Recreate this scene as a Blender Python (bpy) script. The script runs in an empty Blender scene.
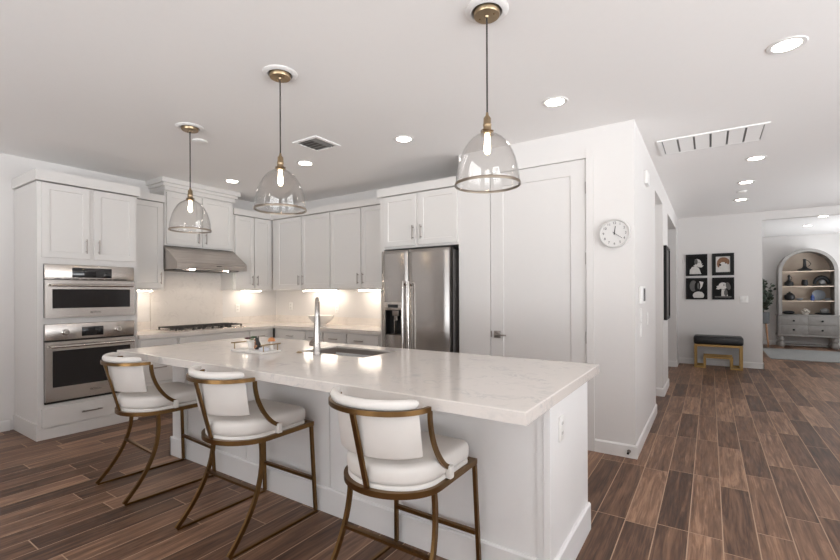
import bpy, bmesh, math, random
from mathutils import Vector, Matrix
random.seed(7)
PI = math.pi
SC = bpy.context.scene
COL = SC.collection

# ------------------------------------------------------------------ camera, world, exposure
CAM_H = 1.33
cam_d = bpy.data.cameras.new('camera')
cam = bpy.data.objects.new('camera', cam_d)
COL.objects.link(cam)
SC.camera = cam
cam_d.sensor_fit = 'HORIZONTAL'
cam_d.sensor_width = 36.0
cam_d.lens = 436.25 / 840 * 36.0
cam_d.shift_y = 13.39 / 840
cam_d.clip_start = 0.05
cam_d.clip_end = 100
yaw, roll = 0.58649, -0.0042
cy_, sy_ = math.cos(yaw), math.sin(yaw)
fw = Vector((-sy_, cy_, 0)); rt = Vector((cy_, sy_, 0)); up = Vector((0, 0, 1))
cr, sr = math.cos(roll), math.sin(roll)
r3 = rt * cr + up * sr
u3 = up * cr - rt * sr
M = Matrix(((r3.x, u3.x, -fw.x, 0), (r3.y, u3.y, -fw.y, 0), (r3.z, u3.z, -fw.z, CAM_H), (0, 0, 0, 1)))
cam.matrix_world = M

world = bpy.data.worlds.new('daylight')
SC.world = world
world.use_nodes = True
bg = world.node_tree.nodes['Background']
# daylight outside: soft sky above, brighter half added below the horizon to lift the ceiling
SKY, LOWER_FILL = (1.5, 1.54, 1.60), (9.3, 9.55, 9.8)
wnt = world.node_tree
wtc = wnt.nodes.new('ShaderNodeTexCoord'); wsp = wnt.nodes.new('ShaderNodeSeparateXYZ'); wmr = wnt.nodes.new('ShaderNodeMapRange'); wmx = wnt.nodes.new('ShaderNodeMix')
wmx.data_type = 'RGBA'
wmr.inputs[1].default_value = -.10; wmr.inputs[2].default_value = .04
wmx.inputs[6].default_value = (*LOWER_FILL, 1); wmx.inputs[7].default_value = (*SKY, 1)
wnt.links.new(wtc.outputs['Generated'], wsp.inputs[0]); wnt.links.new(wsp.outputs[2], wmr.inputs[0])
wnt.links.new(wmr.outputs[0], wmx.inputs[0]); wnt.links.new(wmx.outputs[2], bg.inputs[0])
bg.inputs[1].default_value = 1.0

def portal(loc, rot, sx, sy):
    l = bpy.data.lights.new('window_daylight', 'AREA')
    l.shape = 'RECTANGLE'; l.size = sx; l.size_y = sy
    l.cycles.is_portal = True
    o = bpy.data.objects.new('window_daylight', l); COL.objects.link(o)
    o.location = loc; o.rotation_euler = rot
    return o
REAR_Y = -3.2; RIGHT_X = 3.5
portal((-2.1, REAR_Y - .05, 1.25), (PI / 2, 0, 0), 2.8, 2.3)
portal((1.75, REAR_Y - .05, 1.25), (PI / 2, 0, 0), 2.3, 2.3)
portal((RIGHT_X + .05, .85, 1.25), (PI / 2, 0, PI / 2), 4.9, 2.3)
portal((RIGHT_X + .05, 7.6, 1.25), (PI / 2, 0, PI / 2), 1.5, 2.3)  # portal of the added hall window
portal((RIGHT_X + .05, 12.1, 1.325), (PI / 2, 0, PI / 2), 2.4, 1.85)  # portal of the added den window

CAN_E = 26.0
BULB_E = 30.0
UC_E = 36.0
vs = SC.view_settings
vs.view_transform = 'Standard'; vs.look = 'None'; vs.gamma = 1.0; vs.use_curve_mapping = False
vs.exposure = 0.0
try:
    SC.cycles.use_denoising = True
    SC.cycles.max_bounces = 10
    SC.cycles.diffuse_bounces = 6
    SC.cycles.transparent_max_bounces = 16
    SC.cycles.caustics_reflective = False
    SC.cycles.caustics_refractive = False
    SC.cycles.sample_clamp_indirect = 6.0
except Exception:
    pass

# ------------------------------------------------------------------ materials
def newmat(name):
    m = bpy.data.materials.new(name); m.use_nodes = True
    nt = m.node_tree
    b = nt.nodes['Principled BSDF']
    return m, nt, b

def node(nt, typ, **kw):
    n = nt.nodes.new(typ)
    for k, v in kw.items():
        setattr(n, k, v)
    return n

def plain(name, col, rough=.5, metal=0., noise=0., nscale=30., bump=0., bscale=80., spec=.5, coat=0.):
    m, nt, b = newmat(name)
    b.inputs['Roughness'].default_value = rough
    b.inputs['Metallic'].default_value = metal
    b.inputs['Specular IOR Level'].default_value = spec
    b.inputs['Coat Weight'].default_value = coat
    tc = node(nt, 'ShaderNodeTexCoord')
    nz = node(nt, 'ShaderNodeTexNoise'); nz.inputs['Scale'].default_value = nscale; nz.inputs['Detail'].default_value = 4
    nt.links.new(tc.outputs['Object'], nz.inputs['Vector'])
    mx = node(nt, 'ShaderNodeMix', data_type='RGBA')
    mx.inputs[6].default_value = (*[c * (1 - noise) for c in col], 1)
    mx.inputs[7].default_value = (*[min(1, c * (1 + noise)) for c in col], 1)
    nt.links.new(nz.outputs['Fac'], mx.inputs[0])
    nt.links.new(mx.outputs[2], b.inputs['Base Color'])
    if bump:
        n2 = node(nt, 'ShaderNodeTexNoise'); n2.inputs['Scale'].default_value = bscale; n2.inputs['Detail'].default_value = 3
        nt.links.new(tc.outputs['Object'], n2.inputs['Vector'])
        bp = node(nt, 'ShaderNodeBump'); bp.inputs['Strength'].default_value = bump; bp.inputs['Distance'].default_value = .002
        nt.links.new(n2.outputs['Fac'], bp.inputs['Height'])
        nt.links.new(bp.outputs[0], b.inputs['Normal'])
    return m

def brushed(name, col, rough, axis_scale, amt=.12):
    m, nt, b = newmat(name)
    b.inputs['Metallic'].default_value = 1
    tc = node(nt, 'ShaderNodeTexCoord'); mp = node(nt, 'ShaderNodeMapping')
    mp.inputs['Scale'].default_value = axis_scale
    nz = node(nt, 'ShaderNodeTexNoise'); nz.inputs['Scale'].default_value = 1; nz.inputs['Detail'].default_value = 5
    nt.links.new(tc.outputs['Object'], mp.inputs[0]); nt.links.new(mp.outputs[0], nz.inputs['Vector'])
    mx = node(nt, 'ShaderNodeMix', data_type='RGBA')
    mx.inputs[6].default_value = (*[c * (1 - amt) for c in col], 1); mx.inputs[7].default_value = (*[min(1, c * (1 + amt)) for c in col], 1)
    nt.links.new(nz.outputs['Fac'], mx.inputs[0]); nt.links.new(mx.outputs[2], b.inputs['Base Color'])
    mr = node(nt, 'ShaderNodeMapRange'); mr.inputs[3].default_value = rough * .8; mr.inputs[4].default_value = rough * 1.3
    nt.links.new(nz.outputs['Fac'], mr.inputs[0]); nt.links.new(mr.outputs[0], b.inputs['Roughness'])
    return m

def emit(name, col, s):
    m, nt, b = newmat(name)
    b.inputs['Base Color'].default_value = (.9, .9, .9, 1)
    b.inputs['Emission Color'].default_value = (*col, 1)
    b.inputs['Emission Strength'].default_value = s
    return m

def thin_glass(name, tint=(.97, .97, .96), refl=1.0):
    m = bpy.data.materials.new(name); m.use_nodes = True
    nt = m.node_tree; nt.nodes.clear()
    out = node(nt, 'ShaderNodeOutputMaterial'); mix = node(nt, 'ShaderNodeMixShader')
    tr = node(nt, 'ShaderNodeBsdfTransparent'); tr.inputs[0].default_value = (*tint, 1)
    gl = node(nt, 'ShaderNodeBsdfGlossy'); gl.inputs['Roughness'].default_value = .02
    fr = node(nt, 'ShaderNodeFresnel')
    gn = node(nt, 'ShaderNodeNewGeometry'); io = node(nt, 'ShaderNodeMapRange')      # same index seen from both sides of the thin wall
    io.inputs[3].default_value = 1.45; io.inputs[4].default_value = 1 / 1.45
    nt.links.new(gn.outputs['Backfacing'], io.inputs[0]); nt.links.new(io.outputs[0], fr.inputs[0])
    ml = node(nt, 'ShaderNodeMath', operation='MULTIPLY'); ml.inputs[1].default_value = refl
    nt.links.new(fr.outputs[0], ml.inputs[0]); nt.links.new(ml.outputs[0], mix.inputs[0])
    nt.links.new(tr.outputs[0], mix.inputs[1]); nt.links.new(gl.outputs[0], mix.inputs[2])
    nt.links.new(mix.outputs[0], out.inputs[0])
    return m

def quartz(name, base, vein, glossy=.12, scale=3.0):
    m, nt, b = newmat(name)
    b.inputs['Roughness'].default_value = glossy
    tc = node(nt, 'ShaderNodeTexCoord')
    w = node(nt, 'ShaderNodeTexNoise'); w.inputs['Scale'].default_value = scale; w.inputs['Detail'].default_value = 6; w.inputs['Distortion'].default_value = 1.6
    nt.links.new(tc.outputs['Object'], w.inputs['Vector'])
    r = node(nt, 'ShaderNodeValToRGB')
    e = r.color_ramp.elements
    e[0].position = .44; e[0].color = (0, 0, 0, 1); e[1].position = .56; e[1].color = (0, 0, 0, 1)
    c = r.color_ramp.elements.new(.5); c.color = (1, 1, 1, 1)
    nt.links.new(w.outputs['Fac'], r.inputs[0])
    n2 = node(nt, 'ShaderNodeTexNoise'); n2.inputs['Scale'].default_value = 9; n2.inputs['Detail'].default_value = 5
    nt.links.new(tc.outputs['Object'], n2.inputs['Vector'])
    r2 = node(nt, 'ShaderNodeValToRGB'); r2.color_ramp.elements[0].position = .45; r2.color_ramp.elements[1].position = .72
    nt.links.new(n2.outputs['Fac'], r2.inputs[0])
    mu = node(nt, 'ShaderNodeMath', operation='MULTIPLY'); nt.links.new(r.outputs[0], mu.inputs[0]); nt.links.new(r2.outputs[0], mu.inputs[1])
    n3 = node(nt, 'ShaderNodeTexNoise'); n3.inputs['Scale'].default_value = 140; n3.inputs['Detail'].default_value = 2
    nt.links.new(tc.outputs['Object'], n3.inputs['Vector'])
    mb = node(nt, 'ShaderNodeMix', data_type='RGBA')
    mb.inputs[6].default_value = (*[x * .95 for x in base], 1); mb.inputs[7].default_value = (*base, 1)
    nt.links.new(n3.outputs['Fac'], mb.inputs[0])
    mx = node(nt, 'ShaderNodeMix', data_type='RGBA'); mx.inputs[7].default_value = (*vein, 1)
    nt.links.new(mu.outputs[0], mx.inputs[0]); nt.links.new(mb.outputs[2], mx.inputs[6])
    nt.links.new(mx.outputs[2], b.inputs['Base Color'])
    return m

def plank_floor():
    m, nt, b = newmat('wood_look_plank_tile')
    L = nt.links.new
    geo = node(nt, 'ShaderNodeNewGeometry')
    sep = node(nt, 'ShaderNodeSeparateXYZ'); L(geo.outputs['Position'], sep.inputs[0])
    def mth(op, a, bb=None):
        n = node(nt, 'ShaderNodeMath', operation=op)
        for i, v in enumerate((a, bb)):
            if v is None: continue
            if isinstance(v, (int, float)): n.inputs[i].default_value = v
            else: L(v, n.inputs[i])
        return n.outputs[0]
    W, LEN, G = .157, .92, .0055
    xs = mth('DIVIDE', mth('ADD', sep.outputs[0], .417), W)
    row = mth('FLOOR', xs); fx = mth('FRACT', xs)
    wn = node(nt, 'ShaderNodeTexWhiteNoise', noise_dimensions='1D'); L(mth('ADD', row, .37), wn.inputs['W'])
    ys = mth('ADD', mth('DIVIDE', sep.outputs[1], LEN), wn.outputs['Value'])
    col = mth('FLOOR', ys); fy = mth('FRACT', ys)
    cmb = node(nt, 'ShaderNodeCombineXYZ'); L(row, cmb.inputs[0]); L(col, cmb.inputs[1])
    pid = node(nt, 'ShaderNodeTexWhiteNoise', noise_dimensions='3D'); L(cmb.outputs[0], pid.inputs['Vector'])
    # grout mask
    dx = mth('MULTIPLY', mth('MINIMUM', fx, mth('SUBTRACT', 1., fx)), W)
    dy = mth('MULTIPLY', mth('MINIMUM', fy, mth('SUBTRACT', 1., fy)), LEN)
    d = mth('MINIMUM', dx, dy)
    gm = mth('LESS_THAN', d, G / 2)
    # grain
    gc = node(nt, 'ShaderNodeCombineXYZ')
    L(mth('ADD', mth('MULTIPLY', sep.outputs[0], 27.), mth('MULTIPLY', pid.outputs['Value'], 77.)), gc.inputs[0])
    L(mth('MULTIPLY', sep.outputs[1], 2.0), gc.inputs[1]); L(mth('MULTIPLY', pid.outputs['Value'], 31.), gc.inputs[2])
    n1 = node(nt, 'ShaderNodeTexNoise'); n1.inputs['Scale'].default_value = 1; n1.inputs['Detail'].default_value = 7; n1.inputs['Roughness'].default_value = .62; n1.inputs['Distortion'].default_value = .8
    L(gc.outputs[0], n1.inputs['Vector'])
    gc2 = node(nt, 'ShaderNodeCombineXYZ')
    L(mth('MULTIPLY', sep.outputs[0], 130.), gc2.inputs[0]); L(mth('MULTIPLY', sep.outputs[1], 6.), gc2.inputs[1]); L(mth('MULTIPLY', pid.outputs['Value'], 9.), gc2.inputs[2])
    n2 = node(nt, 'ShaderNodeTexNoise'); n2.inputs['Scale'].default_value = 1; n2.inputs['Detail'].default_value = 3
    L(gc2.outputs[0], n2.inputs['Vector'])
    t = mth('ADD', mth('MULTIPLY', n1.outputs['Fac'], .72), mth('ADD', mth('MULTIPLY', pid.outputs['Value'], .25), mth('MULTIPLY', n2.outputs['Fac'], .22)))
    rp = node(nt, 'ShaderNodeValToRGB'); e = rp.color_ramp.elements
    e[0].position = .34; e[0].color = (.036, .017, .010, 1)
    e[1].position = .84; e[1].color = (.44, .26, .165, 1)
    k = e.new(.50); k.color = (.105, .053, .032, 1)
    k = e.new(.68); k.color = (.235, .130, .080, 1)
    L(t, rp.inputs[0])
    mx = node(nt, 'ShaderNodeMix', data_type='RGBA'); mx.inputs[7].default_value = (.46, .32, .225, 1)
    L(gm, mx.inputs[0]); L(rp.outputs[0], mx.inputs[6]); L(mx.outputs[2], b.inputs['Base Color'])
    b.inputs['Specular IOR Level'].default_value = .38
    rr = mth('ADD', mth('MULTIPLY', n1.outputs['Fac'], .18), mth('ADD', .34, mth('MULTIPLY', gm, .4)))
    L(rr, b.inputs['Roughness'])
    bp = node(nt, 'ShaderNodeBump'); bp.inputs['Strength'].default_value = .25; bp.inputs['Distance'].default_value = .0015
    L(mth('SUBTRACT', mth('MULTIPLY', n1.outputs['Fac'], .5), gm), bp.inputs['Height']); L(bp.outputs[0], b.inputs['Normal'])
    return m

MAT = dict(
    wall=plain('wall_paint', (.70, .68, .665), .85, noise=.01, bump=.05, bscale=220),
    ceil=plain('ceiling_paint', (.87, .855, .845), .9, noise=.01, bump=.05, bscale=220),
    trim=plain('trim_paint', (.76, .745, .73), .4, noise=.01),
    cab=plain('cabinet_paint', (.69, .67, .65), .38, noise=.01),
    door=plain('door_paint', (.67, .65, .635), .42, noise=.01),
    island=plain('island_paint', (.85, .845, .84), .45, noise=.01),
    steel=brushed('stainless_steel', (.60, .56, .525), .24, (2, 2, 500), .035),
    steelv=brushed('fridge_stainless', (.46, .435, .415), .20, (3, 3, 420), .03),
    steelside=plain('fridge_grey_side', (.16, .15, .145), .5, noise=.02),
    hoodst=brushed('hood_stainless', (.52, .475, .44), .27, (300, 2, 300), .04),
    faucet=plain('faucet_steel', (.50, .47, .445), .2, metal=1, noise=.02),
    sinkst=plain('sink_steel', (.44, .40, .37), .42, metal=1, noise=.03),
    nickel=plain('brushed_nickel', (.33, .295, .27), .32, metal=1, noise=.04),
    chrome=plain('polished_steel', (.66, .63, .60), .16, metal=1, noise=.02),
    brass=plain('antique_brass', (.195, .113, .046), .32, metal=1, noise=.15, nscale=25),
    brassl=plain('aged_brass_light', (.36, .27, .17), .32, metal=1, noise=.12, nscale=40),
    gold=plain('gold_metal', (.36, .235, .095), .38, metal=1, noise=.08, nscale=30),
    bronze=plain('bronze_rim', (.28, .235, .19), .35, metal=1, noise=.1),
    cord=plain('dark_cord', (.035, .028, .024), .7, noise=.1),
    leather=plain('white_leather', (.74, .71, .675), .48, noise=.02, bump=.12, bscale=240),
    leatherb=plain('black_leather', (.012, .012, .013), .38, noise=.1, bump=.15, bscale=200),
    bglass=plain('black_glass', (.012, .012, .013), .05, spec=.6),
    ovglass=plain('oven_glass', (.020, .018, .018), .05, spec=.35),
    black=plain('black_plastic', (.012, .012, .012), .45, noise=.1),
    iron=plain('cast_iron', (.022, .020, .019), .6, noise=.2, bump=.3, bscale=150),
    wplastic=plain('white_plastic', (.82, .81, .79), .4),
    shadowgap=plain('dark_gap', (.02, .018, .017), .8),
    quartz=quartz('white_quartz', (.75, .705, .665), (.56, .545, .535), .13, 8.0),
    quartzp=quartz('perimeter_quartz', (.80, .75, .705), (.66, .61, .57), .16, 5.0),
    slab=quartz('splash_quartz', (.77, .725, .69), (.65, .605, .575), .22, 7.0),
    tile=plain('splash_paint', (.84, .815, .79), .35),
    can=emit('can_light_lens', (1, .91, .80), CAN_E),
    bulb=emit('filament_bulb', (1, .80, .55), BULB_E),
    uc=emit('under_cabinet_led', (1, .87, .72), UC_E),
    hoodlamp=emit('hood_lamp', (1, .87, .72), 130.0),
    glass=thin_glass('clear_glass', (.955, .95, .945), 1.5),
    acrylic=thin_glass('clear_acrylic', (.93, .95, .95), 1.3),
    clockface=plain('clock_face', (.66, .645, .63), .5),
    clockrim=plain('clock_rim', (.58, .565, .55), .4),
    ink=plain('black_ink', (.03, .03, .03), .5),
    grille=plain('vent_paint', (.84, .83, .82), .5),
    ventdark=plain('vent_shadow', (.13, .125, .12), .7),
    photo_d=plain('print_dark', (.013, .0125, .0125), .7, spec=.15, noise=.4, nscale=14),
    photo_m=plain('print_mid', (.13, .125, .12), .7, spec=.15, noise=.35, nscale=30),
    photo_l=plain('print_light', (.62, .60, .575), .7, spec=.15, noise=.15, nscale=30),
    photo_b=plain('print_brown', (.24, .13, .08), .7, spec=.15, noise=.4, nscale=25),
    frame=plain('black_frame', (.008, .008, .008), .5, spec=.25),
    greywood=plain('grey_washed_wood', (.30, .285, .27), .6, noise=.25, nscale=9, bump=.2),
    paleback=plain('pale_wood_back', (.47, .385, .31), .6, noise=.12, nscale=6),
    paleshelf=plain('pale_wood_shelf', (.66, .55, .44), .5, noise=.1, nscale=10),
    pottery=plain('dark_pottery', (.014, .0145, .016), .4, spec=.3, noise=.4, nscale=30),
    potteryg=plain('grey_pottery', (.20, .20, .20), .4, noise=.3, nscale=40),
    potteryl=plain('pale_ceramic', (.52, .48, .43), .4, noise=.2, nscale=40),
    blueglaze=plain('blue_glaze', (.03, .06, .20), .25, noise=.3),
    bluegrey=plain('blue_grey_ceramic', (.22, .25, .29), .35, noise=.3, nscale=35),
    leaf=plain('leaf_green', (.055, .075, .055), .5, noise=.4, nscale=8),
    twig=plain('twig_brown', (.10, .075, .055), .7, noise=.2),
    greypot=plain('grey_planter', (.11, .115, .12), .6, noise=.1),
    oak=plain('warm_oak', (.40, .22, .12), .5, noise=.2, nscale=20),
    rug=plain('grey_rug_pile', (.30, .305, .30), .95, noise=.15, nscale=40, bump=.6, bscale=160),
    ceramic=plain('white_ceramic', (.84, .82, .79), .2),
    burgundy=plain('burgundy_succulent', (.10, .02, .028), .5, noise=.4, nscale=60),
    green=plain('green_succulent', (.07, .14, .06), .5, noise=.4, nscale=60),
    blackfur=plain('figurine_black', (.015, .014, .014), .3),
    tan=plain('figurine_tan', (.42, .19, .09), .35, noise=.2, nscale=60),
    orange=plain('orange_glaze', (.62, .26, .10), .3, noise=.3, nscale=80),
    paleblue=plain('pale_blue_ceramic', (.72, .74, .80), .3),
    floor=plank_floor(),
)

# ------------------------------------------------------------------ mesh builder
OFF = {}
def root_of(o):
    while o.parent: o = o.parent
    return o

class MB:
    def __init__(s): s.v = []; s.f = []; s.m = []
    def add(s, vs_, fs_, mi=0):
        n = len(s.v); s.v += [tuple(v) for v in vs_]
        for f in fs_: s.f.append(tuple(i + n for i in f)); s.m.append(mi)
        return s
    def box(s, x0, x1, y0, y1, z0, z1, bev=0., mi=0, seg=2):
        if x0 > x1: x0, x1 = x1, x0
        if y0 > y1: y0, y1 = y1, y0
        if z0 > z1: z0, z1 = z1, z0
        vs_ = [(x, y, z) for z in (z0, z1) for y in (y0, y1) for x in (x0, x1)]
        fs_ = [(0, 2, 3, 1), (4, 5, 7, 6), (0, 1, 5, 4), (2, 6, 7, 3), (0, 4, 6, 2), (1, 3, 7, 5)]
        if bev <= 0: return s.add(vs_, fs_, mi)
        bm = bmesh.new(); bv = [bm.verts.new(v) for v in vs_]
        for f in fs_: bm.faces.new([bv[i] for i in f])
        bmesh.ops.bevel(bm, geom=bm.edges[:], offset=bev, segments=seg, affect='EDGES', profile=.5)
        return s.bm(bm, mi)
    def bm(s, bm, mi=0):
        bm.verts.index_update()
        s.add([v.co[:] for v in bm.verts], [[v.index for v in f.verts] for f in bm.faces], mi); bm.free(); return s
    def prism(s, poly, axis, a0, a1, mi=0):
        """poly: 2D points in the two other axes (order x,y,z minus axis)."""
        n = len(poly)
        def mk(p, a):
            q = list(p); q.insert(axis, a); return tuple(q)
        vs_ = [mk(p, a0) for p in poly] + [mk(p, a1) for p in poly]
        fs_ = [tuple(range(n))[::-1], tuple(range(n, 2 * n))] + [(i, (i + 1) % n, n + (i + 1) % n, n + i) for i in range(n)]
        return s.add(vs_, fs_, mi)
    def lathe(s, prof, c=(0, 0, 0), n=32, mi=0, cap=True, axis=2):
        vs_ = []; fs_ = []
        for (r, z) in prof:
            for k in range(n):
                a = 2 * PI * k / n
                p = [r * math.cos(a), r * math.sin(a), z]
                if axis == 0: p = [p[2], p[0], p[1]]
                if axis == 1: p = [p[0], p[2], p[1]]
                vs_.append((c[0] + p[0], c[1] + p[1], c[2] + p[2]))
        for i in range(len(prof) - 1):
            for k in range(n):
                fs_.append((i * n + k, i * n + (k + 1) % n, (i + 1) * n + (k + 1) % n, (i + 1) * n + k))
        if cap:
            if prof[0][0] > 1e-6: fs_.append(tuple(range(n))[::-1])
            if prof[-1][0] > 1e-6: fs_.append(tuple((len(prof) - 1) * n + k for k in range(n)))
        return s.add(vs_, fs_, mi)
    def cyl(s, p0, p1, r, n=16, r2=None, mi=0):
        return s.tube([p0, p1], [r, r if r2 is None else r2], n, mi)
    def tube(s, path, r, n=12, mi=0, closed=False):
        P = [Vector(p) for p in path]; m = len(P)
        R = r if isinstance(r, (list, tuple)) else [r] * m
        T = []
        for i in range(m):
            if closed: t = P[(i + 1) % m] - P[(i - 1) % m]
            else: t = P[min(i + 1, m - 1)] - P[max(i - 1, 0)]
            T.append(t.normalized())
        ref = Vector((0, 0, 1)) if abs(T[0].z) < .9 else Vector((1, 0, 0))
        u = T[0].cross(ref).normalized()
        vs_ = []; fs_ = []
        for i in range(m):
            if i:
                u = (u - T[i] * u.dot(T[i])).normalized()
            w = T[i].cross(u)
            for k in range(n):
                a = 2 * PI * k / n
                vs_.append(P[i] + (u * math.cos(a) + w * math.sin(a)) * R[i])
        rng = m if closed else m - 1
        for i in range(rng):
            j = (i + 1) % m
            for k in range(n):
                fs_.append((i * n + k, i * n + (k + 1) % n, j * n + (k + 1) % n, j * n + k))
        if not closed:
            fs_.append(tuple(range(n))[::-1]); fs_.append(tuple((m - 1) * n + k for k in range(n)))
        return s.add(vs_, fs_, mi)
    def sweep(s, path, sec, normal_fn=None, mi=0, closed=False):
        """sweep rectangle section sec=[(a,b)...] : a along side vector, b along up vector given by normal_fn(i)->(side,up)"""
        m = len(path); n = len(sec); vs_ = []; fs_ = []
        for i, p in enumerate(path):
            sd, upv = normal_fn(i)
            p = Vector(p)
            for a, b in sec: vs_.append(p + Vector(sd) * a + Vector(upv) * b)
        rng = m if closed else m - 1
        for i in range(rng):
            j = (i + 1) % m
            for k in range(n):
                fs_.append((i * n + k, i * n + (k + 1) % n, j * n + (k + 1) % n, j * n + k))
        if not closed:
            fs_.append(tuple(range(n))[::-1]); fs_.append(tuple((m - 1) * n + k for k in range(n)))
        return s.add(vs_, fs_, mi)
    def sphere(s, c, r, n=16, m=10, mi=0, sc=(1, 1, 1)):
        vs_ = [(c[0], c[1], c[2] - r * sc[2])]
        for i in range(1, m):
            t = -PI / 2 + PI * i / m
            for k in range(n):
                a = 2 * PI * k / n
                vs_.append((c[0] + r * sc[0] * math.cos(t) * math.cos(a), c[1] + r * sc[1] * math.cos(t) * math.sin(a), c[2] + r * sc[2] * math.sin(t)))
        vs_.append((c[0], c[1], c[2] + r * sc[2]))
        fs_ = [(0, 1 + (k + 1) % n, 1 + k) for k in range(n)]
        for i in range(m - 2):
            for k in range(n):
                a0 = 1 + i * n
                fs_.append((a0 + k, a0 + (k + 1) % n, a0 + n + (k + 1) % n, a0 + n + k))
        L = len(vs_) - 1; a0 = 1 + (m - 2) * n
        fs_ += [(L, a0 + k, a0 + (k + 1) % n) for k in range(n)]
        return s.add(vs_, fs_, mi)
    def build(s, name, mat, parent=None, base=None, smooth=True, ang=35):
        mats = mat if isinstance(mat, (list, tuple)) else [mat]
        me = bpy.data.meshes.new(name)
        if parent is not None: off = OFF.get(root_of(parent).name, (0, 0, 0))
        else: off = base or (0, 0, 0)
        me.from_pydata([(v[0] - off[0], v[1] - off[1], v[2] - off[2]) for v in s.v], [], s.f)
        for m_ in mats: me.materials.append(MAT[m_] if isinstance(m_, str) else m_)
        me.polygons.foreach_set('material_index', s.m)
        bm = bmesh.new(); bm.from_mesh(me); bmesh.ops.recalc_face_normals(bm, faces=bm.faces[:]); bm.to_mesh(me); bm.free()
        if smooth:
            me.polygons.foreach_set('use_smooth', [True] * len(me.polygons))
            me.set_sharp_from_angle(angle=math.radians(ang))
        me.update()
        o = bpy.data.objects.new(name, me); COL.objects.link(o)
        if parent is not None: o.parent = parent
        else: o.location = off
        return o

def tag(o, label=None, cat=None, group=None, kind=None):
    if label: o['label'] = label
    if cat: o['category'] = cat
    if group: o['group'] = group
    if kind: o['kind'] = kind
    return o

def thing(name, label, cat, loc, rz=0., group=None, world_coords=True):
    o = bpy.data.objects.new(name, None); COL.objects.link(o)
    o.empty_display_size = .1
    o.location = loc; o.rotation_euler = (0, 0, rz)
    tag(o, label, cat, group)
    OFF[o.name] = tuple(loc) if world_coords else (0, 0, 0)
    return o

def dup(o, loc, label=None, parent=None, rz=None):
    c = o.copy(); COL.objects.link(c)
    if parent is not None: c.parent = parent
    else:
        c.location = loc
        if rz is not None: c.rotation_euler = (0, 0, rz)
        if label: c['label'] = label
        OFF[c.name] = OFF.get(o.name, (0, 0, 0))
    for ch in list(o.children): dup(ch, None, None, c)
    return c

def struct(name, mb, mat, parent=None, smooth=False):
    o = mb.build(name, mat, parent, smooth=smooth)
    if parent is None: o['kind'] = 'structure'
    return o

def text_mesh(body, size, name, mat, parent, loc, rot, extrude=.0008, label=None, off=True):
    cu = bpy.data.curves.new(name, 'FONT'); cu.body = body; cu.size = size; cu.extrude = extrude
    cu.align_x = 'CENTER'; cu.align_y = 'CENTER'
    tmp = bpy.data.objects.new(name + '_tmp', cu); COL.objects.link(tmp)
    dg = bpy.context.evaluated_depsgraph_get()
    me = bpy.data.meshes.new_from_object(tmp.evaluated_get(dg))
    bpy.data.objects.remove(tmp)
    me.transform(Matrix.Translation(loc) @ rot.to_4x4())
    o_ = OFF.get(root_of(parent).name, (0, 0, 0))
    me.transform(Matrix.Translation((-o_[0], -o_[1], -o_[2])))
    me.materials.clear(); me.materials.append(MAT[mat])
    me.name = name
    o = bpy.data.objects.new(name, me); COL.objects.link(o); o.parent = parent
    return o
ROT_FRONT = Matrix.Rotation(PI / 2, 3, 'X')          # text facing -Y

# ------------------------------------------------------------------ room shell
H = 2.716
LX = -5.75      # left wall
BY = 4.52       # wall behind fridge and back counter
PY = 3.862      # pantry wall
HX = -.50       # hall wall
FY = 9.55       # far hall wall
R2Y = 14.1      # wall behind the hutch
T = .12

struct('floor', MB().box(LX - .2, RIGHT_X + .2, REAR_Y - .2, R2Y + .2, -.1, 0), 'floor')
struct('ceiling', MB().box(LX - .2, RIGHT_X + .2, REAR_Y - .2, R2Y + .2, H, H + .1), 'ceil')
struct('wall_left', MB().box(LX - T, LX, REAR_Y - T, BY + T, 0, H), 'wall')
struct('wall_back', MB().box(LX, -2.095, BY, BY + T, 0, H), 'wall')
# pantry wall with the door opening
DX0, DX1, DTOP = -1.752, -.876, 2.468
wp = MB().box(-2.095, DX0 - .004, PY, PY + T, 0, H).box(DX1 + .004, HX, PY, PY + T, 0, H).box(DX0 - .004, DX1 + .004, PY, PY + T, DTOP + .004, H)
wp.box(-2.095, -2.0, PY + T, BY + T, 0, H)
struct('wall_pantry', wp, 'wall')
struct('wall_pantry_inside', MB().box(-2.0, HX - T, PY + T + .5, PY + T + .56, 0, H), 'wall')
# hall wall with two openings
O1a, O1b, O2a, O2b, OT = 5.44, 6.36, 7.15, 9.0, 2.46
wh = MB().box(HX - T, HX, PY + T, O1a, 0, H).box(HX - T, HX, O1a, O1b, OT, H).box(HX - T, HX, O1b, O2a, 0, H).box(HX - T, HX, O2a, O2b, OT, H).box(HX - T, HX, O2b, FY, 0, H)
struct('wall_hall', wh, 'wall')
struct('wall_corridor', MB().box(-2.6, HX - T, O2b, O2b + T, 0, H).box(-2.6, HX - T, O2a - T, O2a, 0, H).box(-2.72, -2.6, O2a - T, O2b + T, 0, H), 'wall')
JX = .758
wf = MB().box(HX, JX, FY, FY + T, 0, H).box(JX, 3.2, FY, FY + T, 2.575, H).box(3.2, RIGHT_X, FY, FY + T, 0, H)
struct('wall_far', wf, 'wall')
struct('wall_den', MB().box(-1.2, RIGHT_X, R2Y, R2Y + T, 0, H).box(-1.2 - T, -1.2, FY + T, R2Y + T, 0, H).box(-1.2, HX, FY, FY + T, 0, H), 'wall')

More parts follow.
